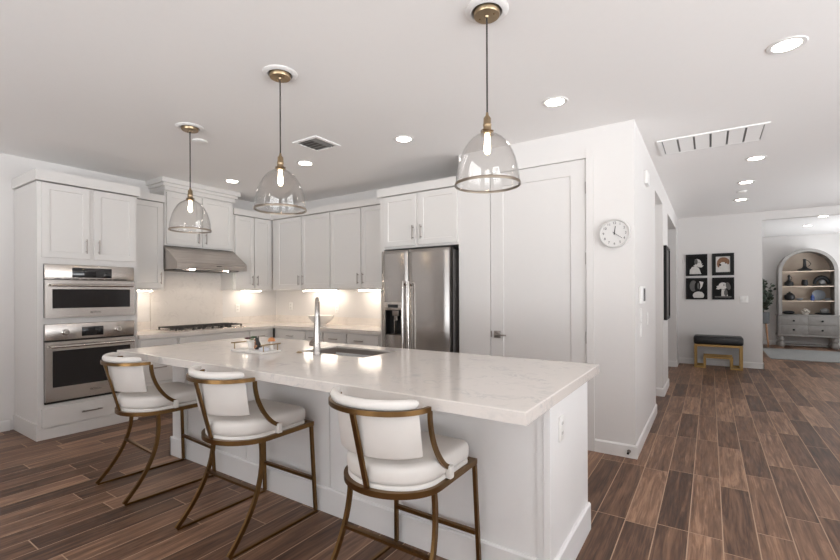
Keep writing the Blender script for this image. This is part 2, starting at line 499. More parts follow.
def wall_with_windows(name, axis, c, a0, a1, wins):
    """wall plane on axis at c (thickness outward), spanning a0..a1, windows (w0,w1,z0,z1)"""
    mb = MB()
    t0, t1 = c
    def bx(p0, p1, z0, z1):
        if p1 - p0 < 1e-4 or z1 - z0 < 1e-4: return
        if axis == 1: mb.box(p0, p1, t0, t1, z0, z1)
        else: mb.box(t0, t1, p0, p1, z0, z1)
    cur = a0
    for w0, w1, z0, z1 in wins:
        bx(cur, w0, 0, H); bx(w0, w1, 0, z0); bx(w0, w1, z1, H); cur = w1
    bx(cur, a1, 0, H)
    struct(name, mb, 'wall')
WR = [(-3.5, -.7, .1, 2.4), (.6, 2.9, .1, 2.4)]
WS = [(-1.6, 3.3, .1, 2.4), (6.85, 8.35, .1, 2.4), (10.9, 13.3, .4, 2.25)]  # last two are unseen openings added to brighten hall and den
wall_with_windows('wall_rear', 1, (REAR_Y - T, REAR_Y), LX, RIGHT_X, WR)
wall_with_windows('wall_right', 0, (RIGHT_X, RIGHT_X + T), REAR_Y - T, R2Y + T, WS)
n = 0
for axis, wins in ((1, WR), (0, WS)):
    for w0, w1, z0, z1 in wins:
        n += 1
        mb = MB()
        c0, c1 = (REAR_Y - .09, REAR_Y - .03) if axis == 1 else (RIGHT_X + .03, RIGHT_X + .09)
        def fb(p0, p1, q0, q1):
            if axis == 1: mb.box(p0, p1, c0, c1, q0, q1)
            else: mb.box(c0, c1, p0, p1, q0, q1)
        fb(w0, w0 + .05, z0, z1); fb(w1 - .05, w1, z0, z1); fb(w0, w1, z0, z0 + .05); fb(w0, w1, z1 - .05, z1)
        k = 2 if w1 - w0 < 2.2 else 3
        for i in range(1, k):
            x = w0 + (w1 - w0) * i / k; fb(x - .03, x + .03, z0, z1)
        struct('window_%d' % n, mb, 'trim')

# baseboards
BH, BT = .105, .014
def base_prof(d0, d1):     # outward from d0 to d1, small chamfer at the top
    return [(d0, 0), (d1, 0), (d1, BH - .012), (d0 + (d1 - d0) * .4, BH), (d0, BH)]
struct('baseboard_pantry', MB().prism(base_prof(PY, PY - BT), 0, -.808, HX + BT), 'trim')
struct('baseboard_pantry_left', MB().prism(base_prof(PY, PY - BT), 0, -2.095, DX0 - .006), 'trim')
struct('baseboard_hall', MB().prism([(x, z) for x, z in base_prof(HX, HX + BT)], 1, PY, O1a), 'trim')
mbh = MB().prism(base_prof(HX, HX + BT), 1, O1b, O2a).prism(base_prof(HX, HX + BT), 1, O2b, FY)
mbh.prism(base_prof(O1b, O1b - BT), 0, HX - T, HX + BT).prism(base_prof(O2b, O2b - BT), 0, -2.6, HX + BT)
struct('baseboard_hall_end', mbh, 'trim')
struct('baseboard_far', MB().prism(base_prof(FY, FY - BT), 0, HX + BT, JX + BT).prism(base_prof(JX, JX + BT), 1, FY - BT, FY + T), 'trim')
struct('baseboard_left', MB().prism(base_prof(LX, LX + BT), 1, REAR_Y, 1.34), 'trim')
struct('baseboard_den', MB().prism(base_prof(R2Y, R2Y - BT), 0, -1.2, RIGHT_X), 'trim')

# pantry door (frame flush with the wall)
def shaker_faces(mb, x0, x1, z0, z1, yf, th=.02, st=.058, dep=.007, slope=.004, mi=0):
    """slab facing -Y with a recessed panel"""
    o = [(x0, z0), (x1, z0), (x1, z1), (x0, z1)]
    i1 = [(x0 + st, z0 + st), (x1 - st, z0 + st), (x1 - st, z1 - st), (x0 + st, z1 - st)]
    i2 = [(x0 + st + slope, z0 + st + slope), (x1 - st - slope, z0 + st + slope), (x1 - st - slope, z1 - st - slope), (x0 + st + slope, z1 - st - slope)]
    c = .0025
    oc = [(x0 + c, z0 + c), (x1 - c, z0 + c), (x1 - c, z1 - c), (x0 + c, z1 - c)]
    vs_ = [(x, yf, z) for x, z in oc] + [(x, yf, z) for x, z in i1] + [(x, yf + dep, z) for x, z in i2] + [(x, yf + c, z) for x, z in o] + [(x, yf + th, z) for x, z in o]
    fs_ = []
    for k in range(4):
        j = (k + 1) % 4
        fs_ += [(k, j, 4 + j, 4 + k), (4 + k, 4 + j, 8 + j, 8 + k), (12 + k, 12 + j, j, k), (16 + k, 16 + j, 12 + j, 12 + k)]
    fs_ += [(8, 9, 10, 11), (19, 18, 17, 16)]
    mb.add(vs_, fs_, mi)
    return mb

dr = bpy.data.objects.new('door_1', None); COL.objects.link(dr); dr.location = (DX0, PY, 0); dr['kind'] = 'structure'; OFF['door_1'] = (DX0, PY, 0)
shaker_faces(MB(), DX0, DX1, .012, DTOP, PY + .004, th=.036, st=.125, dep=.009, slope=.006).build('door_leaf', 'door', dr, smooth=False)
ld = MB().box(DX0 + .035, DX0 + .10, PY - .008, PY + .004, .905, .972, .003)
ld.cyl((DX0 + .068, PY - .005, .938), (DX0 + .068, PY - .05, .938), .011, 14)
ld.box(DX0 + .060, DX0 + .178, PY - .060, PY - .046, .929, .944, .004)
ld.build('door_handle', 'nickel', dr)['label'] = 'square nickel lever handle'
MB().box(DX0 + .0, DX0 + .010, PY - .003, PY + .006, .91, .967).build('latch_plate', 'nickel', dr)
for z in (.25, .95, 1.62, 2.22):
    MB().cyl((DX1 + .004, PY - .006, z - .05), (DX1 + .004, PY - .006, z + .05), .006, 10).build('hinge', 'nickel', dr)
MB().box(DX0 - .004, DX1 + .004, PY + .045, PY + T, 0, DTOP + .004).build('door_stop', 'shadowgap', dr, smooth=False)  # dark sheet filling the opening behind the leaf, paints shade into the gaps
struct('trim_1', MB().box(DX1 + .006, -.811, PY - .012, PY, 0, DTOP + .07).box(-2.0, DX1 + .006, PY - .003, PY, DTOP + .006, DTOP + .07), 'wall')

# doors closing the openings off the hall
d2 = MB(); shaker_faces(d2, 0, O1b - O1a, .01, OT, 0, th=.036, st=.12)
o = d2.build('door_2', 'door', None, smooth=False); o.location = (HX - T - .01, O1a, 0); o.rotation_euler = (0, 0, PI / 2); o['kind'] = 'structure'
o.rotation_euler = (0, 0, PI / 2)

# ------------------------------------------------------------------ cabinets
def pull(mb, x, z, L, vert, yf):
    """bar pull on a front at y=yf facing -Y"""
    r = .0055; s = .028
    if vert:
        mb.cyl((x, yf - s, z - L / 2), (x, yf - s, z + L / 2), r, 12)
        for q in (-1, 1): mb.cyl((x, yf, z + q * L * .36), (x, yf - s, z + q * L * .36), .0048, 10)
    else:
        mb.cyl((x - L / 2, yf - s, z), (x + L / 2, yf - s, z), r, 12)
        for q in (-1, 1): mb.cyl((x + q * L * .36, yf, z), (x + q * L * .36, yf - s, z), .0048, 10)
    return mb

def add_front(root, kind, x0, x1, z0, z1, handle=None, mat='cab'):
    """kind door (shaker) or drawer (flat slab); front face at y=-.02"""
    if kind == 'door':
        f = shaker_faces(MB(), x0, x1, z0, z1, -.021, th=.0205).build('door', mat, root, smooth=False)
    else:
        f = MB().box(x0, x1, -.021, -.0005, z0, z1, .002, seg=1).build('drawer', mat, root)
    if handle:
        hx, hz, L, v = handle
        pull(MB(), hx, hz, L, v, -.021).build('handle', 'nickel', f)
    return f

def crown(mb, x0, x1, y1, z0, h, left=True, right=True, over=.017):
    """flat crown board with a thin gap strip under it, wraps the free ends"""
    a = over if left else 0; b = over if right else 0
    mb.box(x0 - a, x1 + b, -.021 - over, y1, z0, z0 + h, .0)
    return mb

def left_frame(Y0, X0):     # local x -> +Y, local -y -> +X
    return dict(loc=(X0, Y0, 0), rz=PI / 2)

WCAT = 'cabinet'
# tall oven cabinet (left wall), face at X=-5.08
TY0, TY1, TXF = 1.378, 2.212, -5.10
TW = TY1 - TY0; TD = (TXF - LX) - .005
tower = thing('tall_oven_cabinet', 'tall white cabinet on the left wall holding both stainless ovens', 'cabinet', (TXF, TY0, 0), PI / 2, world_coords=False)
c = MB()
st = .045
c.box(0, st, 0, TD, .0, 2.37); c.box(TW - st * .8, TW, 0, TD, .0, 2.37)
c.box(st, TW - st * .8, TD - .02, TD, .0, 2.37)
for z0, z1 in ((0, .317), (1.058, 1.114), (1.618, 2.37)): c.box(st, TW - st * .8, 0, TD - .02, z0, z1)
c.build('carcass', 'cab', tower, smooth=False)
b = MB().box(-.012, TW + .0, -.012, TD, 0, .095)
b.box(-.014, 0, -.014, TD, .095, .15)
b.build('base_skirt', 'cab', tower, smooth=False)
dw = (TW - .03 - .022 - .035) / 2
add_front(tower, 'door', .030, .030 + dw, 1.676, 2.366, (.030 + dw - .035, 1.80, .14, True))
add_front(tower, 'door', TW - .022 - dw, TW - .022, 1.676, 2.366, (TW - .022 - dw + .035, 1.80, .14, True))
add_front(tower, 'drawer', .026, TW - .022, .112, .283, (TW / 2 - .01, .20, .17, False))
crown(MB(), 0, TW, TD, 2.378, .096).build('crown', 'cab', tower, smooth=False)

# built-in ovens, in the tower's frame
def oven_frame(name, label, z):
    return thing(name, label, 'oven', (TXF, TY0, z), PI / 2, world_coords=False)
OX0, OX1 = .048, TW - .040
OW = OX1 - OX0; OC = (OX0 + OX1) / 2
mw = oven_frame('speed_oven', 'shorter stainless oven with a wide window, above the other oven', 1.116)
hh = 1.616 - 1.116
MB().box(OX0 + .004, OX1 - .004, .0, .45, .003, hh - .003).build('body', 'steelside', mw, smooth=False)
cp = MB().box(OX0, OX1, -.024, -.001, .358, hh, .003)
cp.build('control_panel', 'steel', mw)
MB().box(OC - .165, OC + .165, -.027, -.0235, .380, .474, .001).build('display', 'bglass', mw)['label'] = 'black display'
vt = MB()
for k in range(9):
    x = OX0 + .10 + k * (OW - .2) / 8
    vt.box(x - .028, x + .028, -.0262, -.0235, .3625, .3695)
vt.build('vent_slots', 'shadowgap', mw, smooth=False)
md = MB()
wz0, wz1 = .088, .268; wx0, wx1 = OX0 + .052, OX1 - .045
for a in ((OX0, wx0, 0, .352), (wx1, OX1, 0, .352), (wx0, wx1, 0, wz0), (wx0, wx1, wz1, .352)):
    md.box(a[0], a[1], -.036, -.002, a[2], a[3])
mdo = md.build('oven_door', 'steel', mw, smooth=False)
MB().box(wx0, wx1, -.032, -.004, wz0, wz1).build('window', 'ovglass', mdo, smooth=False)['label'] = 'dark glass window'
hd = MB().cyl((OX0 + .035, -.083, .305), (OX1 - .035, -.083, .305), .0125, 16)
for x in (OX0 + .06, OX1 - .06): hd.box(x - .01, x + .01, -.083, -.035, .297, .313)
hd.build('handle', 'chrome', mdo)
text_mesh('BOSCH', .026, 'lettering', 'ink', mdo, (OC + .02, -.0366, .044), ROT_FRONT)

ov = oven_frame('wall_oven', 'taller stainless oven with two knobs, below the other oven', .319)
hh = 1.056 - .319
MB().box(OX0 + .004, OX1 - .004, .0, .5, .003, hh - .003).build('body', 'steelside', ov, smooth=False)
MB().box(OX0, OX1, -.024, -.001, .588, hh, .003).build('control_panel', 'steel', ov)
MB().box(OC - .09, OC + .09, -.028, -.0235, .612, .700, .001).build('display', 'bglass', ov)['label'] = 'black display'
for x in (OC - .22, OC + .22):
    kn = MB().lathe([(.030, 0), (.030, -.010), (.024, -.014), (.022, -.036), (.018, -.040), (0, -.040)], (x, -.024, .658), 24, axis=1)
    kn.build('knob', 'chrome', ov)
MB().box(OX0 + .002, OX1 - .002, -.012, -.001, .576, .588).build('gap_strip', 'shadowgap', ov, smooth=False)
od = MB()
wz0, wz1 = .150, .490
for a in ((OX0, wx0, .022, .574), (wx1, OX1, .022, .574), (wx0, wx1, .022, wz0), (wx0, wx1, wz1, .574)):
    od.box(a[0], a[1], -.036, -.002, a[2], a[3])
odo = od.build('oven_door', 'steel', ov, smooth=False)
MB().box(wx0, wx1, -.032, -.004, wz0, wz1).build('window', 'ovglass', odo, smooth=False)['label'] = 'dark glass window'
hd = MB().cyl((OX0 + .03, -.085, .530), (OX1 - .03, -.085, .530), .0125, 16)
for x in (OX0 + .055, OX1 - .055): hd.box(x - .01, x + .01, -.085, -.035, .522, .538)
hd.build('handle', 'chrome', odo)
text_mesh('BOSCH', .028, 'lettering', 'ink', odo, (OC + .02, -.0366, .085), ROT_FRONT)
MB().box(OX0, OX1, -.016, -.001, 0, .020).build('bottom_trim', 'shadowgap', ov, smooth=False)

def upper(name, label, loc, rz, w, d, z0, zc, zt, fronts, lft=False, rgt=False, g='white upper cabinets'):
    t = thing(name, label, WCAT, (loc[0], loc[1], z0), rz, group=g, world_coords=False)
    hgt = zc - z0
    MB().box(0, w, 0, d - .004, 0, hgt).build('carcass', 'cab', t, smooth=False)
    for (x0, x1, hside) in fronts:
        hx = x1 - .032 if hside == 'R' else x0 + .032
        add_front(t, 'door', x0, x1, .022, hgt - .004, (hx, .135, .14, True))
    crown(MB(), 0, w, d - .004, hgt + .004, zt - zc - .004, lft, rgt).build('crown', 'cab', t, smooth=False)
    return t
UXF = -5.435; UD = UXF - LX
UB = 1.385
upper('wall_cabinet', 'narrow single-door white cabinet between oven cabinet and range hood', (UXF, 2.214), PI / 2, .435, UD, UB, 2.420, 2.505, [(.02, .418, 'R')])
upper('wall_cabinet', 'two-door white cabinet right of the range hood, beside the corner', (UXF, 3.556), PI / 2, .645, UD, UB, 2.422, 2.505, [(.028, .316, 'R'), (.334, .612, 'L')], lft=False)
# cabinet over the hood with stepped crown to the ceiling
hc = thing('hood_cabinet', 'two-door white cabinet directly above the range hood, crown reaching the ceiling', WCAT, (UXF + .012, 2.652, 1.918), PI / 2, world_coords=False, group='white upper cabinets')
hw = .90; hH = 2.575 - 1.918
MB().box(0, hw, 0, UD + .008, 0, hH).build('carcass', 'cab', hc, smooth=False)
add_front(hc, 'door', .018, .436, .018, hH - .016, (.436 - .035, .12, .14, True))
add_front(hc, 'door', .464, hw - .018, .018, hH - .016, (.464 + .035, .12, .14, True))
cr_ = MB()
for i, (z0, z1, ov_) in enumerate(((hH, hH + .05, .012), (hH + .05, hH + .085, .036), (hH + .085, H - 1.918 - .001, .062))):
    cr_.box(-ov_, hw + ov_, -.021 - ov_, UD + .008, z0, z1)
cr_.build('crown', 'cab', hc, smooth=False)

# uppers on the back wall
UYF = 4.19
x0, x1, x2, x3, x4 = -5.30, -4.765, -4.205, -3.665, -3.13
upper('wall_cabinet', 'two-door white cabinet on the back wall, next to the inside corner', (-5.41, UYF), 0, x2 - (-5.41), BY - UYF, UB, 2.420, 2.505,
      [(x0 + 5.41 + .005, x1 + 5.41 - .008, 'R'), (x1 + 5.41 + .008, x2 + 5.41 - .01, 'L')])
upper('wall_cabinet', 'two-door white cabinet on the back wall, just left of the fridge', (x2 + .002, UYF), 0, x4 - x2 - .004, BY - UYF, UB, 2.420, 2.505,
      [(.008, x3 - x2 - .010, 'R'), (x3 - x2 + .008, x4 - x2 - .014, 'L')])
# fridge surround and cabinet above
FXL, FXR = -3.10, -2.097
fs_root = thing('fridge_cabinet', 'two-door white cabinet above the refrigerator with its side panel', WCAT, (FXL, PY, 0), 0, world_coords=False)
fwid = FXR - FXL
MB().box(0, .055, 0, BY - PY - .004, 0, 2.405).box(.055, fwid, 0, BY - PY - .004, 1.822, 2.405).build('carcass', 'cab', fs_root, smooth=False)
add_front(fs_root, 'door', .066, .500, 1.845, 2.398, (.500 - .035, 1.98, .15, True))
add_front(fs_root, 'door', .534, fwid - .008, 1.845, 2.398, (.534 + .035, 1.98, .15, True))
crown(MB(), 0, fwid, BY - PY - .004, 2.409, .083, True, False).build('crown', 'cab', fs_root, smooth=False)

# base cabinets
CT = .895     # perimeter counter top height
CZ = CT - .04
def base_unit(label, loc, rz, w, d, fronts):
    t = thing('base_cabinet', label, WCAT, (loc[0], loc[1], 0), rz, world_coords=False, group='white base cabinets along the walls')
    MB().box(0, w, 0, d, .10, CZ - .001).build('carcass', 'cab', t, smooth=False)
    MB().box(0, w, .06, d, 0, .0995).build('toe_kick', 'cab', t, smooth=False)
    for kind, a, b_, z0, z1, hnd in fronts: add_front(t, kind, a, b_, z0, z1, hnd)
    return t
BXF = -5.095; BD = BXF - LX - .004
def drawers3(w, n=3):
    zs = [(.115, .36), (.375, .62), (.635, .835)] if n == 3 else [(.115, .47), (.485, .835)]
    return [('drawer', .015, w - .015, a, b_, (w / 2, (a + b_) / 2 + .03, .13, False)) for a, b_ in zs]
base_unit('narrow white drawer base between oven cabinet and the cooktop base', (BXF, 2.214), PI / 2, .415, BD, drawers3(.415))
w = .922
base_unit('wide white base cabinet under the gas cooktop', (BXF, 2.632), PI / 2, w, BD,
          [('drawer', .015, w - .015, .66, .835, None), ('door', .015, w / 2 - .01, .115, .645, (w / 2 - .045, .55, .13, True)), ('door', w / 2 + .01, w - .015, .115, .645, (w / 2 + .045, .55, .13, True))])
w = .385
base_unit('narrow white base cabinet right of the cooktop base, by the inside corner', (BXF, 3.556), PI / 2, w, BD,
          [('drawer', .012, .300, .66, .835, (.156, .765, .13, False)), ('door', .012, .300, .115, .645, (.05, .55, .13, True))])
BYF = 3.965; BBD = BY - BYF - .004
base_unit('white base cabinet on the back wall, at the inside corner', (-5.08, BYF), 0, .64, BBD,
          [('drawer', .07, .63, .66, .835, (.36, .765, .13, False)), ('door', .07, .63, .115, .645, (.12, .55, .13, True))])
base_unit('narrow white base cabinet on the back wall, behind the faucet', (-4.438, BYF), 0, .325, BBD,
          [('drawer', .01, .315, .66, .835, (.16, .765, .13, False)), ('door', .01, .315, .115, .645, (.05, .55, .13, True))])
base_unit('white base cabinet on the back wall, second from the fridge', (-4.111, BYF), 0, .405, BBD,
          [('drawer', .01, .395, .66, .835, (.20, .765, .14, False)), ('door', .01, .395, .115, .645, (.05, .55, .13, True))])
base_unit('white base cabinet on the back wall, nearest the fridge', (-3.704, BYF), 0, .598, BBD,
          [('drawer', .01, .50, .66, .835, (.215, .765, .14, False)), ('door', .01, .50, .115, .645, (.05, .55, .13, True))])

# perimeter countertop, L shaped, with low splash lip
CXF = -5.06; CYF = 3.935
ct = thing('countertop', 'L-shaped pale quartz counter along the left and back walls', 'countertop', (CXF, 2.214, CZ))
poly = [(LX + .002, 2.214), (CXF, 2.214), (CXF, CYF), (-3.106, CYF), (-3.106, BY - .002), (LX + .002, BY - .002)]
MB().prism(poly, 2, CZ, CT).build('slab', 'quartzp', ct, smooth=False)
MB().box(LX + .002, LX + .020, 2.214, 2.630, CT, CT + .105).build('splash_lip', 'quartzp', ct, smooth=False)
lp = MB().box(LX + .002, LX + .020, 3.590, BY - .002, CT, CT + .105).box(LX + .020, -3.106, BY - .020, BY - .002, CT, CT + .105)
lp.build('splash_lip', 'quartzp', ct, smooth=False)
sp = MB().box(LX + .002, LX + .022, 2.634, 3.586, CT + .001, 1.63).build('splash_slab', 'slab', None, base=(LX + .012, 3.1, CT), smooth=False)
tag(sp, 'full-height veined stone slab on the wall between cooktop and hood', 'backsplash')

# range hood
rh = thing('range_hood', 'sloped stainless range hood above the gas cooktop', 'range hood', (LX, 3.1, 1.632))
hx1 = -5.125
hp = [(LX + .004, 1.632), (hx1, 1.632), (hx1, 1.715), (UXF + .01, 1.912), (LX + .004, 1.912)]
MB().prism(hp, 1, 2.645, 3.556).build('canopy', 'hoodst', rh, smooth=False)
fl = MB()
for y0, y1 in ((2.69, 3.09), (3.11, 3.51)): fl.box(LX + .06, hx1 - .12, y0, y1, 1.622, 1.6315)
fl.build('filter', 'ventdark', rh, smooth=False)
MB().box(hx1 + .0005, hx1 + .002, 3.13, 3.20, 1.672, 1.680).build('emblem', 'black', rh, smooth=False)
for y in (2.86, 3.30): MB().lathe([(0, 1.6255), (.030, 1.6255), (.030, 1.6315), (0, 1.6315)], (hx1 - .07, y, 0), 20).build('lamp', 'hoodlamp', rh)
MB().box(hx1 - .03, hx1 - .005, 3.2, 3.45, 1.626, 1.6318).build('switch_strip', 'black', rh, smooth=False)

# gas cooktop
ck = thing('gas_cooktop', 'gas cooktop with black cast-iron grates set on the counter', 'cooktop', (-5.37, 3.1, CT))
CX0, CX1, CK0, CK1 = -5.63, -5.12, 2.645, 3.555
MB().box(CX0, CX1, CK0, CK1, CT + .0005, CT + .010, .004).build('tray', 'steel', ck)
for i in range(3):
    y0 = CK0 + .02 + i * .292; y1 = y0 + .285
    g = MB(); zt = CT + .042
    for x in (CX0 + .03, CX1 - .09): g.box(x - .006, x + .006, y0, y1, zt - .012, zt)
    for y in (y0 + .006, (y0 + y1) / 2, y1 - .006): g.box(CX0 + .03, CX1 - .09, y - .006, y + .006, zt - .012, zt)
    for xx in (CX0 + .12, CX0 + .21, CX0 + .30): g.box(xx - .005, xx + .005, y0, y1, zt - .010, zt + .004)
    for x in (CX0 + .03, CX1 - .09):
        for y in (y0 + .008, y1 - .008): g.box(x - .007, x + .007, y - .007, y + .007, CT + .010, zt - .011)
    g.build('grate', 'iron', ck, smooth=False)
for x, y, r in ((-5.50, 2.79, .04), (-5.32, 2.79, .032), (-5.41, 3.1, .052), (-5.50, 3.41, .032), (-5.32, 3.41, .04)):
    MB().lathe([(r, CT + .0102), (r, CT + .020), (r * .7, CT + .022), (r * .7, CT + .028), (0, CT + .028)], (x, y, 0), 20).build('burner', 'black', ck)
for k in range(5):
    MB().lathe([(.017, CT + .0102), (.017, CT + .014), (.014, CT + .016), (.013, CT + .036), (0, CT + .036)], (CX1 - .045, 2.86 + k * .12, 0), 16).build('knob', 'iron', ck)

# under-cabinet lights
def uc_light(label, x0, x1, y0, y1):
    t = thing('under_cabinet_light', label, 'light', ((x0 + x1) / 2, (y0 + y1) / 2, UB - .018), group='under-cabinet lights')
    MB().box(x0, x1, y0, y1, UB - .007, UB - .0005).build('housing', 'wplastic', t, smooth=False)
    MB().box(x0 + .004, x1 - .004, y0 + .004, y1 - .004, UB - .018, UB - .0072).build('lens', 'uc', t, smooth=False)
uc_light('lit strip light under the cabinet left of the range hood', -5.60, -5.56, 2.30, 2.58)
uc_light('lit strip light under the cabinet right of the range hood', -5.60, -5.56, 3.80, 4.10)
uc_light('lit strip light under the back-wall corner cabinet, behind the faucet', -4.92, -4.27, 4.335, 4.375)
uc_light('lit strip light under the cabinet left of the fridge', -3.86, -3.30, 4.335, 4.375)

# ------------------------------------------------------------------ refrigerator
fr = thing('refrigerator', 'stainless side-by-side refrigerator with ice dispenser', 'refrigerator', (-2.57, 4.1, 0))
RX0, RXM, RX1 = -3.005, -2.643, -2.150
MB().box(RX0 + .004, RX1 - .002, 3.835, 4.48, .03, 1.775).build('body', 'steelside', fr, smooth=False)
for x in (RX0 + .06, RX1 - .06):
    for y in (3.87, 4.42): MB().cyl((x, y, 0), (x, y, .03), .02, 12).build('foot', 'black', fr)
def fridge_door(x0, x1, z0, z1, yf, hole=None):
    mb = MB(); xc = (x0 + x1) / 2; hw_ = (x1 - x0) / 2
    xs = [x0 + (x1 - x0) * k / 14 for k in range(15)]
    zs = [z0, z0 + .012, z1 - .035, z1 - .012, z1]
    if hole:
        xs = sorted(set([x for x in xs if not any(abs(x - q) < .012 for q in hole[:2])] + list(hole[:2]))); zs = sorted(set(zs + list(hole[2:])))
    def yy(x, z):
        e = abs(x - xc) / hw_
        y = yf - .012 * (1 - e ** 2)
        if e > .93: y += .010 * ((e - .93) / .07) ** 2
        if z > z1 - .02: y += .006 * ((z - (z1 - .02)) / .02)
        return y
    nx, nz = len(xs), len(zs)
    vs_ = [(x, yy(x, z), z) for z in zs for x in xs]; nb = len(vs_)
    yb = yf + .085
    vs_ += [(x, yb, z) for z in zs for x in xs]
    fs_ = []
    for j in range(nz - 1):
        for i in range(nx - 1):
            inside = hole and hole[0] - 1e-6 <= xs[i] and xs[i + 1] <= hole[1] + 1e-6 and hole[2] - 1e-6 <= zs[j] and zs[j + 1] <= hole[3] + 1e-6
            if not inside: fs_.append((j * nx + i, j * nx + i + 1, (j + 1) * nx + i + 1, (j + 1) * nx + i))
            fs_.append((nb + j * nx + i, nb + (j + 1) * nx + i, nb + (j + 1) * nx + i + 1, nb + j * nx + i + 1))
    for i in range(nx - 1):
        fs_.append((i, nb + i, nb + i + 1, i + 1)); t_ = (nz - 1) * nx
        fs_.append((t_ + i, t_ + i + 1, nb + t_ + i + 1, nb + t_ + i))
    for j in range(nz - 1):
        fs_.append((j * nx, (j + 1) * nx, nb + (j + 1) * nx, nb + j * nx)); e_ = nx - 1
        fs_.append((j * nx + e_, nb + j * nx + e_, nb + (j + 1) * nx + e_, (j + 1) * nx + e_))
    mb.add(vs_, fs_)
    return mb
FYF = 3.752
hole = (-2.942, -2.728, .885, 1.150)
dl = fridge_door(RX0, RXM - .004, .06, 1.79, FYF, hole).build('freezer_door', 'steelv', fr, ang=25)
drr = fridge_door(RXM + .004, RX1, .06, 1.79, FYF).build('fridge_door', 'steelv', fr, ang=25)
MB().box(RX0 + .02, RX1 - .02, FYF + .03, 3.83, .03, .055).build('bottom_grille', 'black', fr, smooth=False)
def fhandle(x, door):
    pth = []
    for k in range(15):
        t_ = k / 14; z = .46 + t_ * 1.0
        pth.append((x, FYF - .048 - .012 * math.sin(PI * t_), z))
    m = MB().tube([(x, FYF - .006, .50)] + [(x, FYF - .046, .47)] + pth[1:-1] + [(x, FYF - .046, 1.45)] + [(x, FYF - .006, 1.42)], .0135, 14)
    m.build('handle', 'chrome', door)
fhandle(RXM - .034, dl); fhandle(RXM + .036, drr)
dp = MB(); yb = FYF + .07
dp.box(hole[0], hole[1], yb, yb + .006, hole[2], hole[3])
dp.box(hole[0], hole[0] + .004, FYF - .004, yb, hole[2], hole[3]).box(hole[1] - .004, hole[1], FYF - .004, yb, hole[2], hole[3])
dp.box(hole[0], hole[1], FYF - .004, yb, hole[3] - .004, hole[3]).box(hole[0], hole[1], FYF - .004, yb, hole[2], hole[2] + .006)
dpo = dp.build('ice_dispenser', 'black', dl, smooth=False)
pn = MB().box(hole[0] - .008, hole[1] + .008, FYF - .019, FYF - .004, 1.152, 1.238, .003)
pn.build('dispenser_panel', 'steel', dl)
MB().box(hole[0] + .045, hole[1] - .035, FYF - .0215, FYF - .0188, 1.178, 1.213).build('dispenser_display', 'bglass', dl, smooth=False)
nz_ = MB().box(-2.86, -2.775, FYF + .005, FYF + .068, 1.09, 1.146, .006).cyl((-2.818, FYF + .03, 1.09), (-2.818, FYF + .03, 1.04), .014, 12).box(-2.846, -2.836, FYF + .02, FYF + .06, .90, 1.09)
nz_.build('dispenser_nozzle', 'nickel', dl)
text_mesh('LG', .024, 'lettering', 'chrome', drr, (-2.27, FYF - .011, 1.70), ROT_FRONT)
MB().box(RXM - .05, RXM + .05, 3.80, 3.90, 1.7755, 1.793, .003).box(RX1 - .09, RX1 - .01, 3.80, 3.90, 1.7755, 1.793, .003).box(RX0 + .01, RX0 + .09, 3.80, 3.90, 1.7755, 1.793, .003).build('hinge_cover', 'black', fr)

# ------------------------------------------------------------------ island
IX0, IX1, IY0, IY1, IZ = -3.755, -.540, 1.485, 2.71, .910
ITH = .048
BX0, BX1, BY0, BY1 = -3.73, -.578, 1.905, 2.575
SX0, SX1, SY0, SY1 = -2.50, -1.895, 2.18, 2.545       # sink cut-out
isl = thing('kitchen_island', 'white panelled island base standing on the plank floor', 'island', ((BX0 + BX1) / 2, (BY0 + BY1) / 2, 0))
ZT = IZ - ITH - .0005
m = MB()
# stool side of recessed boards with fine seams
xs = [BX0 + .19, -2.76, -1.93, -1.2, BX1 - .03]
for a, b_ in zip(xs[:-1], xs[1:]): m.box(a + .003, b_ - .003, BY0, BY0 + .018, 0, ZT, .002, seg=1)
m.box(BX0 + .02, BX1 - .02, BY0 + .018, BY0 + .03, 0, ZT)
m.build('front_panel', 'island', isl)
MB().box(BX0, BX0 + .19, BY0 - .022, BY0 + .017, 0, ZT, .002, seg=1).box(BX0, BX0 + .03, BY0 + .017, BY1, 0, ZT).build('left_post', 'island', isl)
MB().box(BX1 - .03, BX1, BY0 - .022, BY1, 0, ZT, .0015, seg=1).box(BX1 - .062, BX1 - .0305, BY0 - .012, BY0 + .017, 0, ZT).build('end_panel', 'island', isl)
bk = MB().box(BX0 + .031, BX1 - .031, BY1 - .04, BY1 - .021, .10, ZT).box(BX0 + .031, BX1 - .031, BY0 + .031, BY1 - .09, .02, .10)
bk.build('back_panel', 'island', isl, smooth=False)
n_ = 5; wd = (BX1 - BX0 - .08) / n_
for k in range(n_):
    a = BX0 + .04 + k * wd + .008; b_ = a + wd - .016
    d = MB(); shaker_faces(d, a, b_, .12, ZT - .02, 0, th=.02)
    d.v = [(x, BY1 - y, z) for x, y, z in d.v]
    do = d.build('door', 'island', isl, smooth=False)
    hm = MB(); hx_ = b_ - .03 if k % 2 == 0 else a + .03
    hm.cyl((hx_, BY1 + .028, .62), (hx_, BY1 + .028, .76), .0055, 10)
    for z in (.64, .74): hm.cyl((hx_, BY1, z), (hx_, BY1 + .028, z), .0048, 8)
    hm.build('handle', 'nickel', do)
IBH = .150
def ibp(d0, d1): return [(d0, 0), (d1, 0), (d1, IBH - .008), (d0 + (d1 - d0) * .5, IBH), (d0, IBH)]
bb = MB()
bb.prism(ibp(BY0 - .0005, BY0 - .016), 0, BX0 + .1915, BX1 - .063)
bb.prism(ibp(BY0 - .0225, BY0 - .038), 0, BX0 - .016, BX0 + .19)
bb.prism(ibp(BY0 - .0225, BY0 - .038), 0, BX1 - .064, BX1 + .016)
bb.prism(ibp(BX1 + .0005, BX1 + .016), 1, BY0 - .038, BY1)
